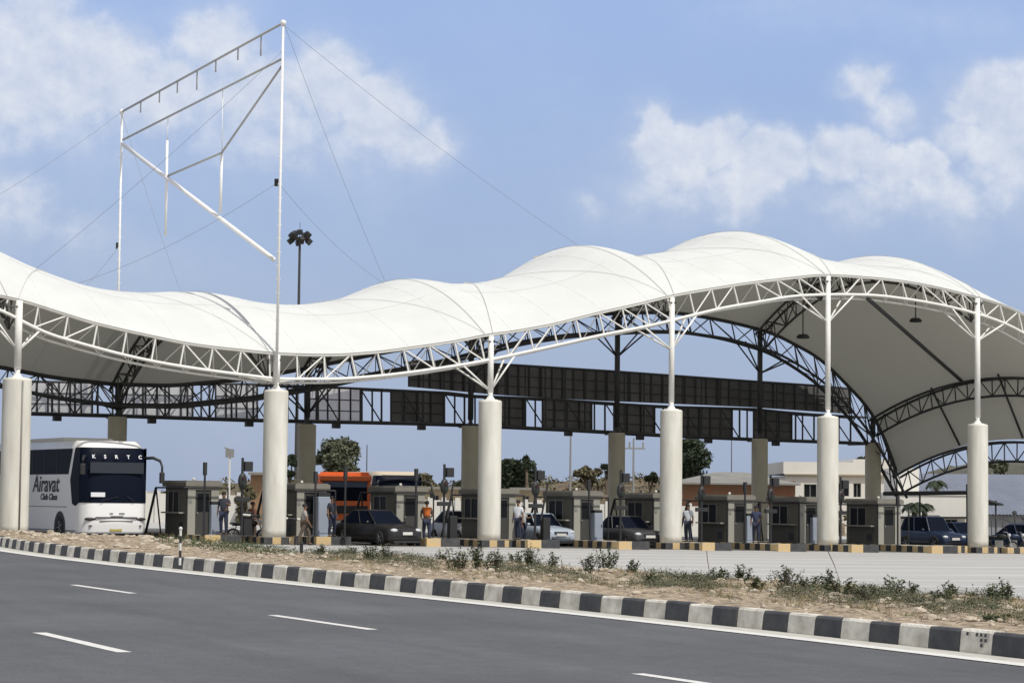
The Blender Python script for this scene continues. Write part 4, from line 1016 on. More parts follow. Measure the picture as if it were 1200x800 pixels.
# coaches and the truck
def coach(name, label, cat, loc, rz, W_, L, H, body, deluxe, ac=True, grp=None):
    t = thing(name, label, cat, loc, rz, grp); hw = W_/2
    def ring(z, ex=0.0, n=14):
        f = (z-.3)/(H-.3); yf = .05+(.0 if f < .35 else .42*((f-.35)/.65)**1.6)+(.08 if z < .5 else 0); sh = max(0, (f-.86)/.14); ins = hw*.10*sh**2.2 + (hw-hw*.985)*0
        r = .42; pts = []; x1 = hw-ins+ex; y0 = yf+.30*sh**2-ex; y1 = L-.05+ex
        bow = .16
        for k in range(n+1):                                        # front face with rounded corners, from left (-x) to right
            u = -1+2*k/n; x = u*(x1-.0); cr = max(0, (abs(u)-.72)/.28); y = y0+bow*u*u+.34*cr**2.4; pts.append((x, y, z))
        pts += [(x1, y0+1.2, z), (x1, y1-.2, z), (x1-.2, y1, z), (-x1+.2, y1, z), (-x1, y1-.2, z), (-x1, y0+1.2, z)]
        return pts
    zs = [.30, .38, .6, .9, 1.2, 1.6, 2.2, 2.8, 3.3, 3.55, H-.28, H-.14, H-.04, H]
    zs = [z*(H/3.95) if i not in (0,) else z for i, z in enumerate(zs[:10])]+zs[10:]
    m = MB(); R_ = [ring(z) for z in zs]; n = len(R_[0])
    for r_ in R_: m.v += [Vector(p) for p in r_]
    for i in range(len(R_)-1):
        for k in range(n): k2 = (k+1) % n; m.f.append((i*n+k, i*n+k2, (i+1)*n+k2, (i+1)*n+k)); m.m.append(0)
    m.f.append(tuple(range(n))); m.f.append(tuple((len(R_)-1)*n+k for k in range(n))); m.m += [0, 0]
    ob = m.build('body', body, t, True)
    for p in ob.data.polygons:
        if len(p.vertices) > 6: p.use_smooth = False
    s = H/3.95
    # windscreen wraps round the front
    w = MB(); zz = [1.50*s+(3.68-1.50)*s*i/10 for i in range(11)]; K = 14
    for z in zz:
        rr_ = ring(z, .016)[:K+1]; w.v += [Vector(p) for p in rr_]
    for i in range(10):
        for k in range(K):
            w.f.append((i*(K+1)+k, i*(K+1)+k+1, (i+1)*(K+1)+k+1, (i+1)*(K+1)+k)); w.m.append(0)
    ws = w.build('windscreen', M_['glassb'], t, True)
    # side glass: quarter pane that drops low beside the driver, then the long band
    for sg in (-1, 1):
        x = sg*(hw+.014)
        q = MB(); q.face([(x, .55, 1.50*s), (x, .95, 1.36*s), (x, 1.35, 1.45*s), (x, 1.62, 2.4*s), (x, 1.10, 3.66*s), (x, .55, 3.68*s)])
        q.build('side_window', M_['glassb'], t)
        q = MB(); q.face([(x, 1.85, 2.62*s), (x, L-.5, 2.62*s), (x, L-.5, 3.64*s), (x, 1.38, 3.64*s)]); pn = q.build('side_window', M_['glassb'], t)
        q = MB()
        for y in [3.2+1.5*i for i in range(int((L-4)/1.5))]: q.box(x-.004 if sg > 0 else x-.006, x+.006 if sg > 0 else x+.004, y, y+.04, 2.62*s, 3.64*s)
        q.build('window_divider', M_['plastic'], pn)
        for y in (2.75, L-3.3):
            q = MB(); r_ = .66; pts = [(sg*(hw+.01), y+r_*cos(a_), .52+r_*sin(a_)) for a_ in [pi*k/14 for k in range(15)]]+[(sg*(hw+.01), y-r_, .31), (sg*(hw+.01), y+r_, .31)]
            q.face(pts); q.build('wheel_arch', M_['black'], t)
            wheel(t, sg*(hw-.14), y, .50, .32, sg)
        q = MB(); q.box(sg*(hw+.002) if sg < 0 else hw-.01, sg*(hw-.01) if sg < 0 else hw+.010, 2.0, L-.3, 1.30*s, 1.335*s); q.box(-hw-.008 if sg < 0 else hw, -hw if sg < 0 else hw+.008, .9, L-.3, .36, .42); q.build('side_trim', M_['grey'], t)
    # front details
    for sg in (-1, 1):
        q = MB(); q.ell((sg*hw*.72, .20, .86*s), (.30, .12, .075), 12, 8); q.build('headlight', M_['plastic'] if deluxe else M_['lens'], t, True)
        q = MB(); q.ell((sg*hw*.74, .20, .60*s), (.09, .10, .05), 10, 6); q.build('fog_lamp', M_['grey'], t, True)
    q = MB(); q.box(-hw*.62, hw*.62, .030, .2, .90*s, .945*s); q.box(-hw*.5, hw*.5, .035, .2, .78*s, .80*s); q.build('front_grille', M_['plastic'], t)
    q = MB(); q.box(-.26, .26, .10, .2, .40, .54); q.build('number_plate', M_['platey'], t)
    q = MB(); q.box(-hw*.9, hw*.9, .35, L-.3, .18, .31); q.build('underbody', M_['black'], t)
    q = MB(); q.tube((-hw*.5, -.02, 1.58*s), (.05, .02, 1.74*s), .014, n=5); q.tube((hw*.5, -.02, 1.58*s), (hw*.95*.3, .02, 1.76*s), .014, n=5); q.build('wiper', M_['black'], t)
    if ac:
        q = MB(); q.box(-hw*.78, hw*.78, 3.4, 8.2, H-.01, H+.17); q.build('roof_unit', M_['off'], t, bevel=.08)
    for sg in (-1, 1):
        q = MB()
        if sg > 0: pts = [(hw-.15, .35, 3.28*s), (hw+.10, .05, 3.30*s), (hw+.34, -.12, 3.18*s), (hw+.42, -.16, 2.95*s), (hw+.42, -.16, 2.7*s)]
        else: pts = [(-hw+.15, .35, 3.3*s), (-hw-.02, .05, 3.32*s), (-hw-.12, -.1, 3.2*s), (-hw-.14, -.14, 3.0*s)]
        q.path(pts, .055, 8, radii=[.06, .065, .06, .05, .045][:len(pts)]); o = q.build('mirror_arm', M_['black'], t, True)
        e = pts[-1]; q = MB(); q.box(e[0]-.10, e[0]+.10, e[1]-.07, e[1]+.07, e[2]-.42, e[2]+.03); q.build('mirror', M_['black'], o, bevel=.03)
    return t
M_['coach'] = mat('coach_white', (.86, .86, .86), .28, var=.02, scale=1); M_['lettering'] = mat('lettering_dark', (.02, .022, .03), .5); M_['letw'] = mat('lettering_white', (.75, .76, .80), .5)
LOCB = put(137, 1.6, 0)
bus = coach('coach', 'white long-distance coach with dark windscreen, left of the booths behind the first column', 'bus', LOCB, ANG+radians(1.5), 2.85, 12.4, 4.06, M_['coach'], True)
rx = (pi/2, 0, -pi/2)
text_part('Airavat', 'side_lettering', M_['lettering'], bus, (-1.425-.012, 4.55, 1.98), rx, .98, .18, sx=1.12, bold=.014)
text_part('Club Class', 'side_lettering', M_['lettering'], bus, (-1.425-.012, 4.15, 1.64), rx, .36, .15, sx=1.3, bold=.010)
for i, ch in enumerate('KSRTC'):
    text_part(ch, 'windscreen_letter', M_['letw'], bus, (-1.02+.50*i, (.10, .13, .17, .13, .10)[4-i]-.0-.02, 3.34), (radians(76), 0, 0), .21, bold=.006)
q = MB(); q.box(-1.12, -.52, .035, .065, 1.78, 1.96); q.build('destination_card', M_['letw'], bus)
q = MB(); q.box(-1.15, 1.15, .10, .115, 2.74, 3.18); q.build('sun_visor', mat('windscreen_visor', (.02, .028, .04), .4), bus)
# small badge on the white panel under the windscreen
q = MB(); q.box(-.30, -.16, .020, .04, 1.10, 1.14); q.box(.10, .34, .020, .04, 1.10, 1.14); q.box(-.26, .28, .018, .04, .99, 1.02); q.build('badge', M_['grey'], bus)

M_['cream'] = mat('bus_cream', (.50, .43, .33), .45)
bus2 = coach('bus', 'cream and dark striped bus behind the dark sedan, right of the orange truck', 'bus', put(470, 33, 0), ANG-radians(8), 2.8, 11.5, 3.55, M_['cream'], False, ac=False)
q = MB(); q.box(-1.2, 1.2, -.0, .14, 3.2, 3.33); q.build('route_board', M_['black'], bus2)

def truck():
    t = thing('orange_truck', 'orange truck with a dark blue windscreen behind the booths, left of the cream bus', 'truck', put(404, 22, 0), ANG-radians(24)); t.scale = (1.02,)*3
    OP = mat('truck_orange', (.75, .16, .04), .45, var=.08, scale=2); BLU = mat('truck_blue_panel', (.05, .08, .14), .4)
    m = MB(); m.box(-1.3, 1.3, 0, 2.1, .75, 1.75); m.box(-1.3, -1.12, 0, 2.1, 1.75, 2.75); m.box(1.12, 1.3, 0, 2.1, 1.75, 2.75); m.box(-1.3, 1.3, 1.95, 2.1, 1.75, 2.75); m.box(-1.35, 1.35, -.12, 2.15, 2.752, 3.02); m.build('cab', OP, t, bevel=.05)
    m = MB(); m.box(-1.12, 1.12, .03, .06, 1.78, 2.74); m.build('windscreen', M_['glassb'], t)
    m = MB(); m.box(-1.12, 1.12, -.02, .02, 2.45, 2.74); m.build('sun_visor', BLU, t)
    m = MB(); m.box(-1.15, 1.15, -.05, -.003, 1.1, 1.5)
    m.build('grille', M_['plastic'], t)
    m = MB(); m.box(-1.32, 1.32, -.18, .1, .45, .74); m.build('bumper', M_['off'], t, bevel=.03)
    for sg in (-1, 1):
        m = MB(); m.ell((sg*.95, -.19, .60), (.16, .05, .09), 10, 7); m.build('headlight', M_['lens'], t, True)
        m = MB(); m.path([(sg*1.3, .1, 2.6), (sg*1.55, -.2, 2.6), (sg*1.58, -.22, 2.3)], .025, 6); m.box(sg*1.58-.1, sg*1.58+.1, -.26, -.18, 1.85, 2.35); m.build('mirror', M_['plastic'], t)
        for y in (.9, 4.4): wheel(t, sg*1.08, y, .50, .3, sg)
    m = MB(); m.box(-1.35, 1.35, 2.3, 5.6, 1.15, 1.3); m.box(-1.35, -1.27, 2.3, 5.6, 1.3, 3.15); m.box(1.27, 1.35, 2.3, 5.6, 1.3, 3.15); m.box(-1.27, 1.27, 2.3, 2.38, 1.3, 3.25); m.box(-1.27, 1.27, 5.52, 5.6, 1.3, 3.0)
    for y in (3.0, 4.0, 5.0): m.box(-1.40, -1.352, y, y+.1, 1.3, 3.1); m.box(1.352, 1.40, y, y+.1, 1.3, 3.1)
    m.build('cargo_body', OP, t)
    m = MB(); m.box(-.5, .5, .3, 5.5, .6, .95); m.build('chassis', M_['plastic'], t)
    m = MB(); m.box(-1.2, 1.2, 2.4, 5.5, 1.31, 2.9); m.build('load', mat('tarpaulin_blue', (.06, .09, .15), .7), t)
truck()
# ------------------------------------------------------------------ buildings and walls beyond the plaza
def gnd(px, Y):
    p = P(px, 600, Y); return Vector((p.x, Y, gz(p.x)))
M_['wwall'] = mat('white_wall', (.66, .645, .60), .9, var=.05, scale=.4); M_['cwall'] = mat('compound_wall', (.50, .46, .38), .9, col2=(.36, .31, .25), scale=.5)
def bgbox(m, px0, px1, yt, Y, depth, yb=None, mi=0, z0=None):
    a, b = P(px0, 600, Y), P(px1, 600, Y); zt = P((px0+px1)/2, yt, Y).z
    zb = P((px0+px1)/2, yb, Y).z if yb else (gz(a.x)-.5)
    m.box(a.x, b.x, Y, Y+depth, zb, zt, mi); return a.x, b.x, zb, zt
# white two storey building
Yb = 190
wb_ = thing('white_building', 'white flat-roofed two-storey building with dark windows behind the fifth column', 'building', gnd(975, Yb)); O = wb_.location.copy()
def opened_wall(name, parent, OO, px0, px1, yt, Y, depth, holes, m, par_mat=None):
    # a front wall 0.3 m thick with real openings, side and back walls, and a roof slab
    xs = sorted({px0, px1} | {h[0] for h in holes} | {h[1] for h in holes}); w = MB()
    ybot = 660
    for a, b in zip(xs, xs[1:]):
        hs = sorted([h for h in holes if h[0] <= a and h[1] >= b], key=lambda h: h[2]); y = yt
        for h in hs: bgbox(w, a, b, y, Y, .3, h[2]); y = h[3]
        bgbox(w, a, b, y, Y, .3, ybot)
    bgbox(w, px0, px0+3, yt, Y+.3, depth, ybot); bgbox(w, px1-3, px1, yt, Y+.3, depth, ybot); bgbox(w, px0, px1, yt, Y+depth+.3, .3, ybot)
    bgbox(w, px0+3, px1-3, yt+5, Y+.3, depth, yt+8)
    o = w.build('wall', m, parent, False, OO)
    for h in holes:
        g = MB(); bgbox(g, h[0], h[1], h[2], Y+.18, .05, h[3]); ow = g.build('window', M_['glass'], parent, False, OO)
        g = MB(); a, b, zb, zt = bgbox(MB(), h[0], h[1], h[2], Y, .1, h[3])
        for x in (a, (a+b)/2-.03, b-.06): g.box(x, x+.06, Y+.1, Y+.16, zb, zt)
        g.box(a, b, Y+.1, Y+.162, zt-.06, zt); g.build('window_frame', M_['grey'], ow, False, OO)
    return o
opened_wall('wall', wb_, O, 921, 1048, 557, Yb, 14, [(942, 957, 567, 582), (981, 995, 566, 581), (1000, 1009, 566, 582)], M_['wwall'])
m = MB(); bgbox(m, 918, 1000, 541, Yb-.25, 15, 555); bgbox(m, 1000, 1062, 538, Yb-.2, 15, 557); m.build('parapet', M_['wwall'], wb_, False, O)
m = MB(); bgbox(m, 919, 1046, 555.2, Yb-.35, .3, 556.8); m.build('ledge', mat('ledge_beige', (.42, .37, .28), .9), wb_, False, O)
# lower white building to its right
Y2 = 160
w2 = thing('low_white_building', 'low white building with a dark doorway between the rightmost booth and the sixth column', 'building', gnd(1095, Y2)); O2 = w2.location.copy()
opened_wall('wall', w2, O2, 1052, 1136, 580, Y2, 10, [(1108, 1122, 608, 640), (1060, 1073, 606, 618)], M_['wwall'])
m = MB(); bgbox(m, 1051, 1137, 577, Y2-.08, 10.5, 580); m.build('roof', M_['wwall'], w2, False, O2)
m = MB(); bgbox(m, 1050, 1137, 605, Y2-1.4, 1.38, 606.5); m.build('awning', M_['dark'], w2, False, O2)
m = MB(); bgbox(m, 1052, 1077, 548, Y2+3, 6, 578.5); m.build('stair_tower', M_['wwall'], w2, False, O2)
# big pale blue metal roofed shed
Y3 = 200
sh = thing('metal_roof_shed', 'long shed with a pale blue-grey sloping metal roof at the far right', 'shed', gnd(1150, Y3)); O3 = sh.location.copy()
M_['tin'] = mat('tin_roof', (.22, .24, .30), .6, col2=(.17, .19, .24), scale=.5, stretch=(1, .3, 1), metal=.1)
m = MB(); a, b = P(1083, 600, Y3), P(1330, 600, Y3); zt = P(1150, 556, Y3+16).z; ze = P(1150, 603, Y3).z
N_ = 60
for i in range(N_):
    xa = a.x+(b.x-a.x)*i/N_; xb = a.x+(b.x-a.x)*(i+1)/N_; xm = (xa+xb)/2; hb = .10
    for (u, v, h1, h2) in ((xa, xm, 0, hb), (xm, xb, hb, 0)):
        m.face([(u, Y3, ze+h1), (v, Y3, ze+h2), (v, Y3+16, zt+h2), (u, Y3+16, zt+h1)])
        m.face([(u, Y3+32, ze+h1), (v, Y3+32, ze+h2), (v, Y3+16, zt+h2), (u, Y3+16, zt+h1)])
m.build('roof', M_['tin'], sh, False, O3)
m = MB(); m.box(a.x+.4, b.x-.4, Y3+.6, Y3+31, gz(a.x)-2, ze-.02); m.build('wall', mat('shed_wall', (.24, .26, .30), .8, var=.1, scale=.6), sh, False, O3)
# brick shed with a low grey roof
Y4 = 175
bs_ = thing('brick_shed', 'old brick shed with a low grey pitched roof behind the seventh booth', 'shed', gnd(850, Y4)); O4 = bs_.location.copy()
M_['brick'] = mat('brick', (.26, .11, .06), .95, col2=(.20, .14, .09), scale=1.2)
m = MB(); bgbox(m, 800, 932, 563, Y4, 9); m.build('wall', M_['brick'], bs_, False, O4)
m = MB(); a, c, b = P(790, 565, Y4-1), P(857, 553, Y4+5), P(938, 563, Y4-1)
m.poly([(a.x, Y4-1.2, a.z), (b.x, Y4-1.2, a.z), (b.x, Y4+10.5, a.z), (a.x, Y4+10.5, a.z), (a.x+3.6, Y4+4.5, c.z), (b.x-3.6, Y4+4.5, c.z), (a.x, Y4-1.2, a.z-.12), (b.x, Y4-1.2, a.z-.12), (b.x, Y4+10.5, a.z-.12), (a.x, Y4+10.5, a.z-.12)],
       [(0,1,5,4), (1,2,5), (2,3,4,5), (3,0,4), (0,1,7,6), (1,2,8,7), (2,3,9,8), (3,0,6,9), (6,7,8,9)]); m.build('roof', mat('old_roof', (.20, .195, .18), .9, var=.2, scale=1), bs_, False, O4)
# tan building behind the orange vest, brown shed behind the first booth
for (px0, px1, yt, Y, lab, col, cat) in ((494, 540, 573, 165, 'tan plastered hut behind the signal post left of the third column', (.42, .34, .22), 'hut'), (293, 309, 556, 150, 'brown shed wall seen left of the second column', (.26, .16, .09), 'shed'), (600, 636, 574, 168, 'tan low hut behind the attendants right of the third column', (.40, .33, .22), 'hut')):
    t = thing('hut', lab, cat, gnd((px0+px1)/2, Y)); OO = t.location.copy(); mt = mat('hut_plaster', col, .95, var=.15, scale=.8)
    opened_wall('wall', t, OO, px0, px1, yt, Y, 6, [(px0+12, px0+20, yt+7, yt+15)] if px1-px0 > 30 else [], mt)
    m = MB(); bgbox(m, px0-3, px1+3, yt-3, Y-.8, 8, yt); m.build('roof', M_['broof'], t, False, OO)
# compound wall seen in gaps between the booths
cw = thing('compound_wall', 'long pale compound wall glimpsed in the gaps between the booths', 'wall', gnd(560, 152)); OC = cw.location.copy()
m = MB(); x = 168
while x < 935:
    a = P(x, 600, 152); b = P(x+16, 600, 152); z = gz(a.x); m.box(a.x, b.x-.02, 152, 152.2, z-.3, z+1.9); m.box(a.x-.15, a.x+.15, 151.9, 152.3, z-.3, z+2.1); x += 16
m.build('masonry', M_['off'], cw, False, OC)
# stony bank behind, and the scrub hill on the right
def bank(name, tab, Y0, Y1, m_, kind='structure', seed=0):
    w = MB(); n = 90; K = 10; px0, px1 = tab[0][0], tab[-1][0]
    for i in range(n+1):
        px = px0+(px1-px0)*i/n
        for j in range(K+1):
            Y = Y0+(Y1-Y0)*j/K; base = P(px, 600, Y); zt = P(px, interp(tab, px), Y1).z; g = gz(base.x); f = (j/K)**.7
            zz_ = g-.1+(zt-g)*f; zz_ += noise.noise(Vector((base.x*.35+seed, Y*.3, 0)))*.9*f*min(1, (1.3-f)*2)+noise.noise(Vector((base.x*1.3+seed, Y*1.1, 3)))*.4*f
            w.v.append(Vector((base.x, Y, zz_)))
    for i in range(n):
        for j in range(K): a = i*(K+1)+j; w.f.append((a, a+1, a+K+2, a+K+1)); w.m.append(0)
    # far slope back down so it is a solid bank
    s0 = len(w.v)
    for i in range(n+1):
        v = w.v[i*(K+1)+K]; w.v.append(Vector((v.x*1.05, v.y+25, gz(v.x)-.5)))
    for i in range(n): w.f.append((i*(K+1)+K, (i+1)*(K+1)+K, s0+i+1, s0+i)); w.m.append(0)
    return tag(w.build(name, m_, None, True), kind=kind)
M_['bank'] = mat('stony_bank', (.19, .13, .08), 1, col2=(.05, .048, .03), scale=.55, bump=1, bscale=5, detail=12)
bank('hill', [(120, 590), (160, 582), (200, 575), (285, 562), (330, 563), (430, 566), (500, 572), (560, 569), (620, 564), (700, 559), (780, 560), (860, 562), (930, 563), (960, 575), (990, 596)], 172, 215, M_['bank'])
M_['scrub'] = mat('scrub_hill', (.10, .095, .07), 1, col2=(.055, .06, .045), scale=.25, bump=1, bscale=3)
bank('hill', [(930, 600), (1010, 590), (1060, 560), (1110, 546), (1160, 541), (1200, 540), (1260, 541), (1400, 550), (1500, 590)], 262, 300, M_['scrub'], seed=9)

# dark frame gate beside the last lane, small carport
fr_ = thing('steel_frame', 'black steel portal frame right of the last booth, reaching to the sixth column', 'frame', AT(1090, 9, 0), 0); OF = fr_.location.copy()
def fp(px, py, b=9.0): return PR(px, py, b)
for (x, y0, y1, r) in ((1052, 577, 637, .07), (1078, 578, 636, .05), (1135, 567, 640, .13)):
    m = MB(); q = AT(x, 9, 0); m.tube((q.x, q.y, q.z), (q.x, q.y, fp(x, y0).z), r, n=8); m.build('post', M_['black'], fr_, False, OF)
m = MB(); m.tube(fp(1036, 578), fp(1136, 577), .11, n=8); m.build('top_beam', M_['black'], fr_, False, OF)
m = MB(); m.tube(fp(1045, 606.5), fp(1136, 606), .05, n=6); m.build('mid_rail', M_['black'], fr_, False, OF)
cp = thing('carport', 'small dark sloping carport roof on thin posts right of the sixth column', 'shelter', AT(1170, 12, 0)); OP_ = cp.location.copy()
a, b = PR(1152, 583, 12), PR(1176, 590, 12)
m = MB(); m.poly([a, b, b+BK*1.2, a+BK*1.2, a-Vector((0,0,.1)), b-Vector((0,0,.1)), b+BK*1.2-Vector((0,0,.1)), a+BK*1.2-Vector((0,0,.1))], [(0,1,2,3), (4,5,6,7), (0,1,5,4), (1,2,6,5), (2,3,7,6), (3,0,4,7)]); m.build('roof', M_['dark'], cp, False, OP_)
for px in (1156, 1167):
    for bb in (12.3, 13.0):
        m = MB(); q = AT(px, bb, 0); m.tube(q, (q.x, q.y, PR(px, 586, 12.3).z), .05, n=6); m.build('post', M_['dark'], cp, False, OP_)
# tall tripod lamp and hoop rails at the far right
t = thing('pipe_railing', 'thin curved pipe railing between the carport and the right edge', 'railing', AT(1180, 6, 0)); OO = t.location.copy()
m = MB(); m.path([PR(1160, 607, 6), PR(1172, 606, 6), PR(1185, 612, 6), PR(1196, 612, 6), PR(1215, 607, 6)], .035, 6)
for px in (1162, 1175, 1190, 1205): q = AT(px, 6, 0); m.tube(q, (q.x, q.y, PR(px, 609, 6).z), .03, n=6)
m.build('rail', M_['grey'], t, False, OO)
for px, lab in ((1189, 'grey lamp post with a small head at the far right, before the metal roof'), (1194, 'grey leaning pole at the far right beside the small-headed lamp post')):
    t = thing('thin_post', lab, 'pole', AT(px, 7, 0)); m = MB(); h = 1.95 if px == 1189 else 1.7
    m.tube((0, 0, 0), (.0 if px == 1189 else .25, 0, h*1.0), .045, n=8); m.build('shaft', M_['grey'], t)
    m = MB(); m.ell((.0 if px == 1189 else .25, 0, h+.05), (.14, .1, .12), 10, 7); m.build('head', M_['grey'], t)

# ------------------------------------------------------------------ poles
def far_pole(name, label, px, ytop, Y, r, m_, extras=None, cat='pole'):
    t = thing(name, label, cat, gnd(px, Y)); OO = t.location.copy(); top = P(px, ytop, Y)
    g = gnd(px, Y); m = MB(); m.tube(g, (g.x, Y, top.z), r, r*.6, 10); m.build('shaft', m_, t, False, OO)
    if extras: extras(t, OO, Vector((g.x, Y, top.z)))
    return t
def hm(t, OO, top):
    m = MB(); m.lathe([(.15, -.5), (1.0, -.35), (1.0, -.2), (.2, -.1)], top, 16); m.build('lamp_ring', M_['black'], t, False, OO)
    for k in range(8):
        a = 2*pi*k/8+.3; c = top+Vector((cos(a)*1.05, sin(a)*1.05, .12 if k % 2 else -.55)); w = MB(); w.box(-.32, .32, -.22, .22, -.32, .32, M=Matrix.Translation(c) @ Matrix.Rotation(a, 4, 'Z') @ Matrix.Rotation(.7, 4, 'Y')); w.tube(c, top+Vector((0, 0, -.3)), .05, n=5); w.build('floodlight', M_['black'], t, False, OO)
    w = MB(); w.box(-.3, .3, -.3, .3, .2, .75, M=Matrix.Translation(top)); w.tube(top, top+Vector((0, 0, 1.6)), .03, n=5); w.build('winch_head', M_['black'], t, False, OO)
far_pole('high_mast_light', 'tall dark high-mast floodlight pole rising behind the canopy, right of the white mast', 346, 277, 260, .22, M_['dark'], hm, 'light pole')
far_pole('thin_pole', 'thin grey pole rising to the gantry behind the middle booth', 668, 505, 170, .10, M_['grey'])
def hp(t, OO, top):
    for dz in (-.75, -4.3):
        m = MB()
        m.tube(top+Vector((-.85, 0, dz)), top+Vector((.85, 0, dz)), .07, n=6)
        for x in (-.75, -.3, .7): m.tube(top+Vector((x, 0, dz)), top+Vector((x, 0, dz+.45)), .06, n=6)
        m.build('crossarm', M_['grey'], t, False, OO)
far_pole('power_pole', 'grey electricity pole with two crossarms left of the fourth column', 742, 513, 170, .10, M_['grey'], hp, 'utility pole')
far_pole('thin_pole', 'thin dark antenna pole above the brick shed roof', 857, 514, 185, .05, M_['dark'])
far_pole('thin_pole', 'thin dark pole rising right of the grey-green tree above the orange truck', 429, 521, 190, .06, M_['dark'])
def hd(t, OO, top):
    m = MB(); m.box(-.25, .25, -.1, .1, -.5, .0, M=Matrix.Translation(top)); m.tube(top, top+Vector((-.35, 0, .1)), .04, n=5); m.build('lamp_head', M_['grey'], t, False, OO)
far_pole('street_lamp', 'thin pale street lamp pole right of the leftmost booth', 268, 526, 140, .09, M_['off'], hd, 'street lamp')
t = thing('marker_post', 'black and white banded marker post on the verge before the leftmost booth', 'post', G(211, 655, .30)); m = MB()
for i in range(5): m.tube((0, 0, -.15+i*.19), (0, 0, -.15+(i+1)*.19), .033, n=10, mi=i % 2)
m.build('shaft', [M_['paint'], M_['black']], t); m = MB(); m.ell((0, 0, .8), .05, 8, 6); m.build('cap', M_['paint'], t)
t = thing('marker_post', 'dark short post on the verge below the grey-shirted walker', 'post', G(353, 657, .15)); m = MB(); m.tube((0, 0, -.15), (0, 0, .50), .05, n=10); m.build('shaft', M_['black'], t); m = MB(); m.ell((0, 0, .51), .055, 8, 6); m.build('cap', M_['black'], t)

# ------------------------------------------------------------------ trees
M_['bark'] = mat('bark', (.14, .11, .08), 1, var=.2, scale=4)
def leafmat(n, c): return mat(n, c, .8, var=.35, scale=1.1)
LG = leafmat('leaf_grey_green', (.085, .095, .055)); LD = leafmat('leaf_dark_green', (.028, .042, .020)); LW = leafmat('leaf_weed', (.060, .080, .032)); LB = leafmat('leaf_brown_green', (.12, .11, .06))
def leaves(m, c, r, n, size, rnd, flat=.8):
    c = Vector(c)
    for _ in range(n):
        d = Vector((rnd.gauss(0, 1), rnd.gauss(0, 1), rnd.gauss(0, 1))); d.normalize(); d *= rnd.random()**.45
        p = c+Vector((d.x*r[0], d.y*r[1], d.z*r[2])); s_ = size*rnd.uniform(.6, 1.3)
        a = Vector((rnd.gauss(0, 1), rnd.gauss(0, 1), rnd.gauss(0, 1)*flat)).normalized(); b = a.cross(Vector((rnd.gauss(0, 1), rnd.gauss(0, 1), rnd.gauss(0, 1)))).normalized()
        m.face([p-a*s_, p-b*s_*.45, p+a*s_, p+b*s_*.45])
def tree(name, label, px, ytop, wpx, ybot, Y, lm, seed, clumps=22, size=.20, cat='tree', dens=210, lean=0):
    rnd = random.Random(seed); t = thing(name, label, cat, gnd(px, Y)); OO = t.location.copy(); g = OO
    k = FPX/Y; top = P(px, ytop, Y).z; bot = P(px, ybot, Y).z; R = wpx/2/k; cz = (top+bot)/2; hz = (top-bot)/2
    tr = MB(); fk = Vector((g.x, Y, g.z+(bot-g.z)*.75)); tr.path([g, g.lerp(fk, .5)+Vector((.1, 0, 0)), fk], .2, 8, radii=[.28, .2, .16]); lf = MB()
    cs_ = []
    for i in range(clumps):
        a = rnd.uniform(0, 2*pi); u = rnd.uniform(-1, 1); rr_ = sqrt(max(0, 1-u*u*.8)); q = rnd.random()**.5
        c = Vector((g.x+cos(a)*R*.78*rr_*q, Y+sin(a)*R*.78*rr_*q, cz+u*hz*.74)); s_ = rnd.uniform(.22, .42)*min(R, hz*1.3)
        cs_.append(c); leaves(lf, c, (s_*1.15, s_*1.15, s_*.8), dens, size, rnd)
        if i % 2 == 0: tr.path([fk, fk.lerp(c, .5)+Vector((0, 0, .2)), c], .05, 6, radii=[.12, .07, .03])
    tr.build('trunk', M_['bark'], t, False, OO); lf.build('crown', lm, t, False, OO)
    return t
tree('broad_tree', 'grey-green spreading tree behind the second back column, above the orange truck', 397, 514, 66, 560, 175, LG, 1, 26)
tree('small_tree', 'small dark tree seen just right of the second tall column', 340, 530, 20, 566, 180, LD, 2, 10)
tree('dark_tree', 'dark green ragged tree just right of the third tall column', 603, 538, 62, 584, 180, LD, 3, 26)
tree('dark_tree', 'slender dark treetop sticking up beside the ragged tree', 617, 529, 13, 552, 178, LD, 13, 7, dens=50)
tree('round_tree', 'dense dark round-crowned tree just right of the fourth tall column', 808, 512, 58, 566, 190, LD, 4, 34, dens=170)
tree('bushy_tree', 'brownish bushy tree behind the orange-vested man', 500, 553, 40, 590, 172, LB, 5, 18)
tree('bushy_tree', 'low dark bushy tree left of the third tall column', 537, 562, 36, 590, 178, LG, 6, 12)
tree('bushy_tree', 'low grey-brown bush above the stony bank right of the middle booth', 690, 545, 52, 566, 200, LB, 7, 12)
tree('small_tree', 'small dark bush just left of the fourth back column', 711, 543, 16, 566, 196, LD, 8, 8)
tree('small_tree', 'low dark bush on the bank just left of the fourth tall column', 762, 552, 24, 566, 198, LD, 9, 8)
tree('small_tree', 'dark treetop showing above the white building roof', 1010, 530, 26, 556, 215, LD, 10, 9)
tree('bushy_tree', 'brownish bush behind the motorcycle left of the second tall column', 290, 566, 34, 618, 138, LB, 12, 14)
tree('bushy_tree', 'grey scrubby bush above the tin roof at the far right', 1168, 538, 34, 556, 245, LG, 15, 10)
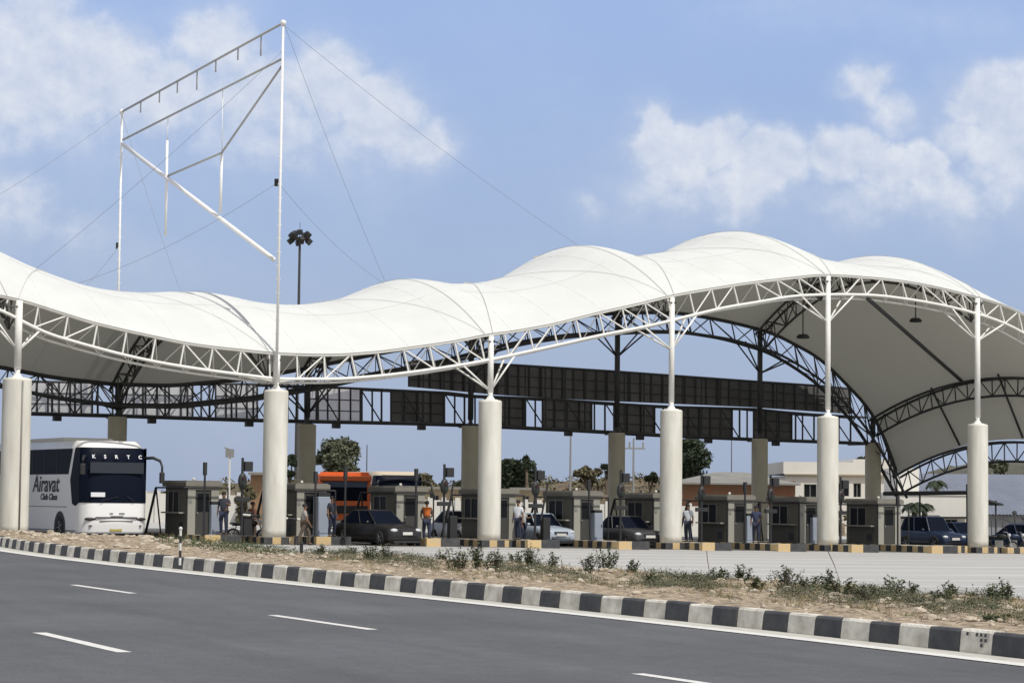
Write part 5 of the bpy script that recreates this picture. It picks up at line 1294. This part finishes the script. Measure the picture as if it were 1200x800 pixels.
def palm(label, px, ytop, Y, hpx, seed, n=12, ln=1.6):
    rnd = random.Random(seed); t = thing('palm', label, 'palm', gnd(px, Y)); OO = t.location.copy(); g = OO; top = P(px, ytop, Y); top = Vector((g.x+.2, Y, top.z))
    m = MB(); m.path([g, g.lerp(top, .5)+Vector((.15, 0, 0)), top], .2, 9, radii=[.22, .18, .14]); m.build('trunk', M_['bark'], t, False, OO)
    f = MB()
    for i in range(n):
        a = 2*pi*i/n+rnd.uniform(-.2, .2); up = rnd.uniform(.2, .9); pts = []
        for j in range(7):
            q = j/6; pts.append(top+Vector((cos(a)*ln*q, sin(a)*ln*q, up*ln*.8*q-1.1*ln*q*q*.8)))
        f.path(pts, .02, 5)
        for j in range(1, 7):
            for sg in (-1, 1):
                d = (pts[j]-pts[j-1]).normalized(); sd = d.cross(Vector((0, 0, 1))).normalized()*sg
                for e in range(3):
                    p = pts[j-1].lerp(pts[j], e/3); f.face([p, p+d*.08, p+sd*.38+d*.22+Vector((0, 0, -.14)), p+sd*.36+d*.16+Vector((0, 0, -.16))])
    f.build('crown', LD, t, False, OO)
palm('short palm with drooping fronds before the low white building', 1079, 591, 140, 30, 1, 9, .5)
palm('dark thick-trunked palm left of the drooping one, beside the blue jeep', 1067, 590, 137, 30, 2, 7, .7)
palm('palm rising in front of the pale metal roof, left of the sixth column', 1094, 564, 175, 30, 3, 9, .8)

# ------------------------------------------------------------------ weeds on the verge
def weed(label, px, t_, hpx, wpx, seed, lm=None):
    p = vpoint(px, t_); k = FPX/p.y; h = hpx/k; w = wpx/2/k; rnd = random.Random(seed)
    t = thing('weed', label, 'weed', p, 0, 'leafy weeds on the verge'); st = MB(); lf = MB(); n = max(7, int(w*46))
    for i in range(n):
        a = rnd.uniform(0, 2*pi); q = rnd.random()**.6*w; hh = h*rnd.uniform(.55, 1.05)*(1-.35*q/w); tip = Vector((cos(a)*q, sin(a)*q*.8, hh)); b = Vector((cos(a)*q*.35, sin(a)*q*.35, -.05))
        st.path([b, b.lerp(tip, .5)+Vector((0, 0, .02)), tip], .006, 4, radii=[.009, .006, .003])
        for j in range(int(18+hh*40)):
            f = rnd.uniform(.25, 1.0); c = b.lerp(tip, f)+Vector((rnd.gauss(0, .03), rnd.gauss(0, .03), rnd.gauss(0, .012))); s_ = rnd.uniform(.028, .062)
            u_ = Vector((rnd.gauss(0, 1), rnd.gauss(0, 1), rnd.uniform(-.2, .8))).normalized(); v_ = u_.cross(Vector((rnd.gauss(0, .5), rnd.gauss(0, .5), 1))).normalized()
            lf.face([c, c+u_*s_*.6+v_*s_*.45, c+u_*s_*1.3, c+u_*s_*.6-v_*s_*.45])
    st.build('stem', M_['bark'], t); lf.build('foliage', lm or LW, t)
WD = [(380, .5, 12, 14, 'small green weed on the verge below the leftmost edge of the dark sedan'), (405, .7, 10, 22, 'low wide weed at the rear of the verge under the dark sedan'),
      (437, .45, 20, 20, 'upright green weed below the dark sedan, left one of a close pair'), (452, .55, 20, 16, 'upright green weed below the dark sedan, right one of a close pair'), (474, .95, 12, 8, 'lone tiny weed at the plaza edge below the third booth'),
      (516, .8, 12, 12, 'small weed below the signal post of the orange-vested man'), (535, .35, 27, 30, 'dense dark green bush on the verge, left of the third column foot'),
      (560, .55, 30, 26, 'tall leafy weed on the verge straight below the third column'), (582, .45, 24, 22, 'leafy weed just right of the third column foot, on the verge'),
      (602, .8, 16, 16, 'small leafy weed at the rear of the verge below the pale grey cabinet'), (624, .7, 22, 26, 'leafy weed on the verge below the pale hatchback'),
      (648, .8, 14, 14, 'small weed below the fifth booth window'), (690, .6, 20, 20, 'scraggly weed on the verge below the middle booth door'), (708, .75, 28, 30, 'broad scraggly weed on the verge between middle booth and fourth column'),
      (740, .7, 18, 14, 'thin weed on the verge left of the fourth column foot'), (765, .5, 13, 22, 'low brownish weed on the verge under the fourth column'), (812, .6, 14, 30, 'low wide weed on the verge right below the fourth column'),
      (842, .7, 14, 30, 'low wide weed on the verge below the seventh booth'), (868, .75, 18, 22, 'green weed on the verge below the gap right of the seventh booth'), (888, .55, 14, 26, 'low green weed left of the tallest bush'),
      (920, .55, 30, 36, 'tallest and densest bush on the verge, below the eighth booth'), (948, .55, 20, 26, 'green weed touching the right of the tallest bush'), (968, .6, 26, 24, 'upright weed on the verge straight below the fifth column'),
      (990, .45, 16, 36, 'low spreading weed right below the fifth column'), (1020, .4, 18, 36, 'spreading weed on the verge below the rightmost booth'), (1047, .6, 26, 26, 'upright weed with a tall tip below the blue jeep'),
      (1072, .7, 16, 14, 'small upright weed below the portal frame'), (1100, .6, 12, 30, 'low weed on the verge below the navy car left of the sixth column'), (1118, .8, 14, 22, 'small weed at the rear edge of the verge left of the sixth column foot'),
      (1158, .7, 20, 24, 'green weed on the verge just right below the sixth column'), (1180, .75, 20, 26, 'green weed near the right edge of the picture'), (1168, .2, 13, 30, 'dark low weed close to the kerb near the right edge')]
for i, (px, t_, h, w_, l) in enumerate(WD): weed(l, px, t_, h*1.25, w_*1.3, 40+i, LW if i % 4 else LG)
# ground cover: creeping green mat at the left, dry tufts everywhere
rnd = random.Random(5); m = MB()
for _ in range(9000):
    px = rnd.gauss(262, 42) if rnd.random() < .65 else rnd.uniform(180, 345)
    if not 178 < px < 350: continue
    p = vpoint(px, rnd.uniform(.35, .95)); c = p+Vector((rnd.gauss(0, .1), rnd.gauss(0, .1), abs(rnd.gauss(0, .09)))); s_ = rnd.uniform(.02, .06)
    u_ = Vector((rnd.gauss(0, 1), rnd.gauss(0, 1), rnd.uniform(0, 1))).normalized(); v_ = u_.cross(Vector((0, 0, 1))).normalized(); m.face([c, c+u_*s_*.6+v_*s_*.4, c+u_*s_*1.4, c+u_*s_*.6-v_*s_*.4])
tag(m.build('ground_creeper', LW), kind='stuff')
m = MB(); m2 = MB()
for _ in range(3200):
    px = rnd.uniform(380, 1230); tt = rnd.uniform(.12, .97)
    if noise.noise(Vector((px*.02, tt*3, 0))) < -.05 and rnd.random() < .8: continue
    p = vpoint(px, tt); k = rnd.randint(4, 9); mm = m if rnd.random() < .55 else m2
    for _k in range(k):
        d = Vector((rnd.gauss(0, .05), rnd.gauss(0, .05), rnd.uniform(.05, .16))); b = p+Vector((rnd.gauss(0, .03), rnd.gauss(0, .03), -.01)); wv = Vector((rnd.uniform(-1, 1), rnd.uniform(-1, 1), 0)).normalized()*.006
        mm.face([b-wv, b+wv, b+d])
tag(m.build('dry_grass', mat('dry_grass', (.26, .21, .11), 1, var=.3, scale=3)), kind='stuff')
tag(m2.build('grass', mat('verge_grass', (.10, .115, .05), 1, var=.3, scale=3)), kind='stuff')
# two long bent stalks standing against the pale paving
for pts, l in ((((985, 697), (984, 680), (977, 660), (970, 645)), 'long thin bent dry stalk left of the tallest tip, below the fifth column'), (((829, 688), (831, 668), (829, 655), (828, 645)), 'long thin upright dry stalk below the black signal post right of the fourth column'), ((( 659, 703), (658, 690), (659, 672), (658, 655)), 'long thin upright dry stalk on the verge left of the middle booth')):
    px, py = pts[0]; b = vpoint(px, .8 if px != 659 else .4); t = thing('dry_stalk', l, 'stalk', b); m = MB(); m.path([b-Vector((0, 0, .05))]+[P(x, y, b.y) for x, y in pts[1:]], .010, 5); m.build('stem', M_['bark'], t, False, b)
# scrub growing over the stony bank: nobody could count it
rnd = random.Random(21); m = MB()
for _ in range(260):
    px = rnd.uniform(130, 985); Y = rnd.uniform(176, 212); q = P(px, 600, Y); tabz = interp([(120, 590), (160, 582), (200, 575), (285, 562), (330, 563), (430, 566), (500, 572), (560, 569), (620, 564), (700, 559), (780, 560), (860, 562), (930, 563), (960, 575), (990, 596)], px)
    zt = P(px, tabz, 215).z; f = ((Y-172)/43)**.7; z = gz(q.x)+(zt-gz(q.x))*f; r = rnd.uniform(.5, 1.3)
    leaves(m, (q.x, Y, z+.2), (r*1.2, r, r*.6), 40, .20, rnd)
tag(m.build('scrub', [LB]), kind='stuff')

# low scrub creeping over the verge in patches
m = MB(); rnd = random.Random(77)
for _ in range(1700):
    px = rnd.uniform(360, 1235); tt = rnd.uniform(.28, .97)
    if noise.noise(Vector((px*.012, tt*2.2, 7))) < -.10: continue
    p = vpoint(px, tt); R = rnd.uniform(.12, .38)
    for _k in range(int(50*R/.2)):
        c = p+Vector((rnd.gauss(0, R*.6), rnd.gauss(0, R*.8), abs(rnd.gauss(0, .07)))); s_ = rnd.uniform(.018, .042)
        u_ = Vector((rnd.gauss(0, 1), rnd.gauss(0, 1), rnd.uniform(0, 1))).normalized(); v_ = u_.cross(Vector((0, 0, 1))).normalized(); m.face([c, c+u_*s_*.6+v_*s_*.4, c+u_*s_*1.4, c+u_*s_*.6-v_*s_*.4])
tag(m.build('low_scrub', mat('low_scrub_leaf', (.088, .095, .058), .9, var=.4, scale=2)), kind='stuff')
# dead twigs and dark litter
m = MB()
for _ in range(1500):
    px = rnd.uniform(-10, 1235); p = vpoint(px, rnd.uniform(.05, .97)); d = Vector((rnd.gauss(0, .12), rnd.gauss(0, .12), rnd.uniform(-.01, .05)))
    m.tube(p+Vector((0, 0, .01)), p+d+Vector((0, 0, .02)), .006, .003, 4, cap=False)
tag(m.build('litter', M_['bark']), kind='stuff')
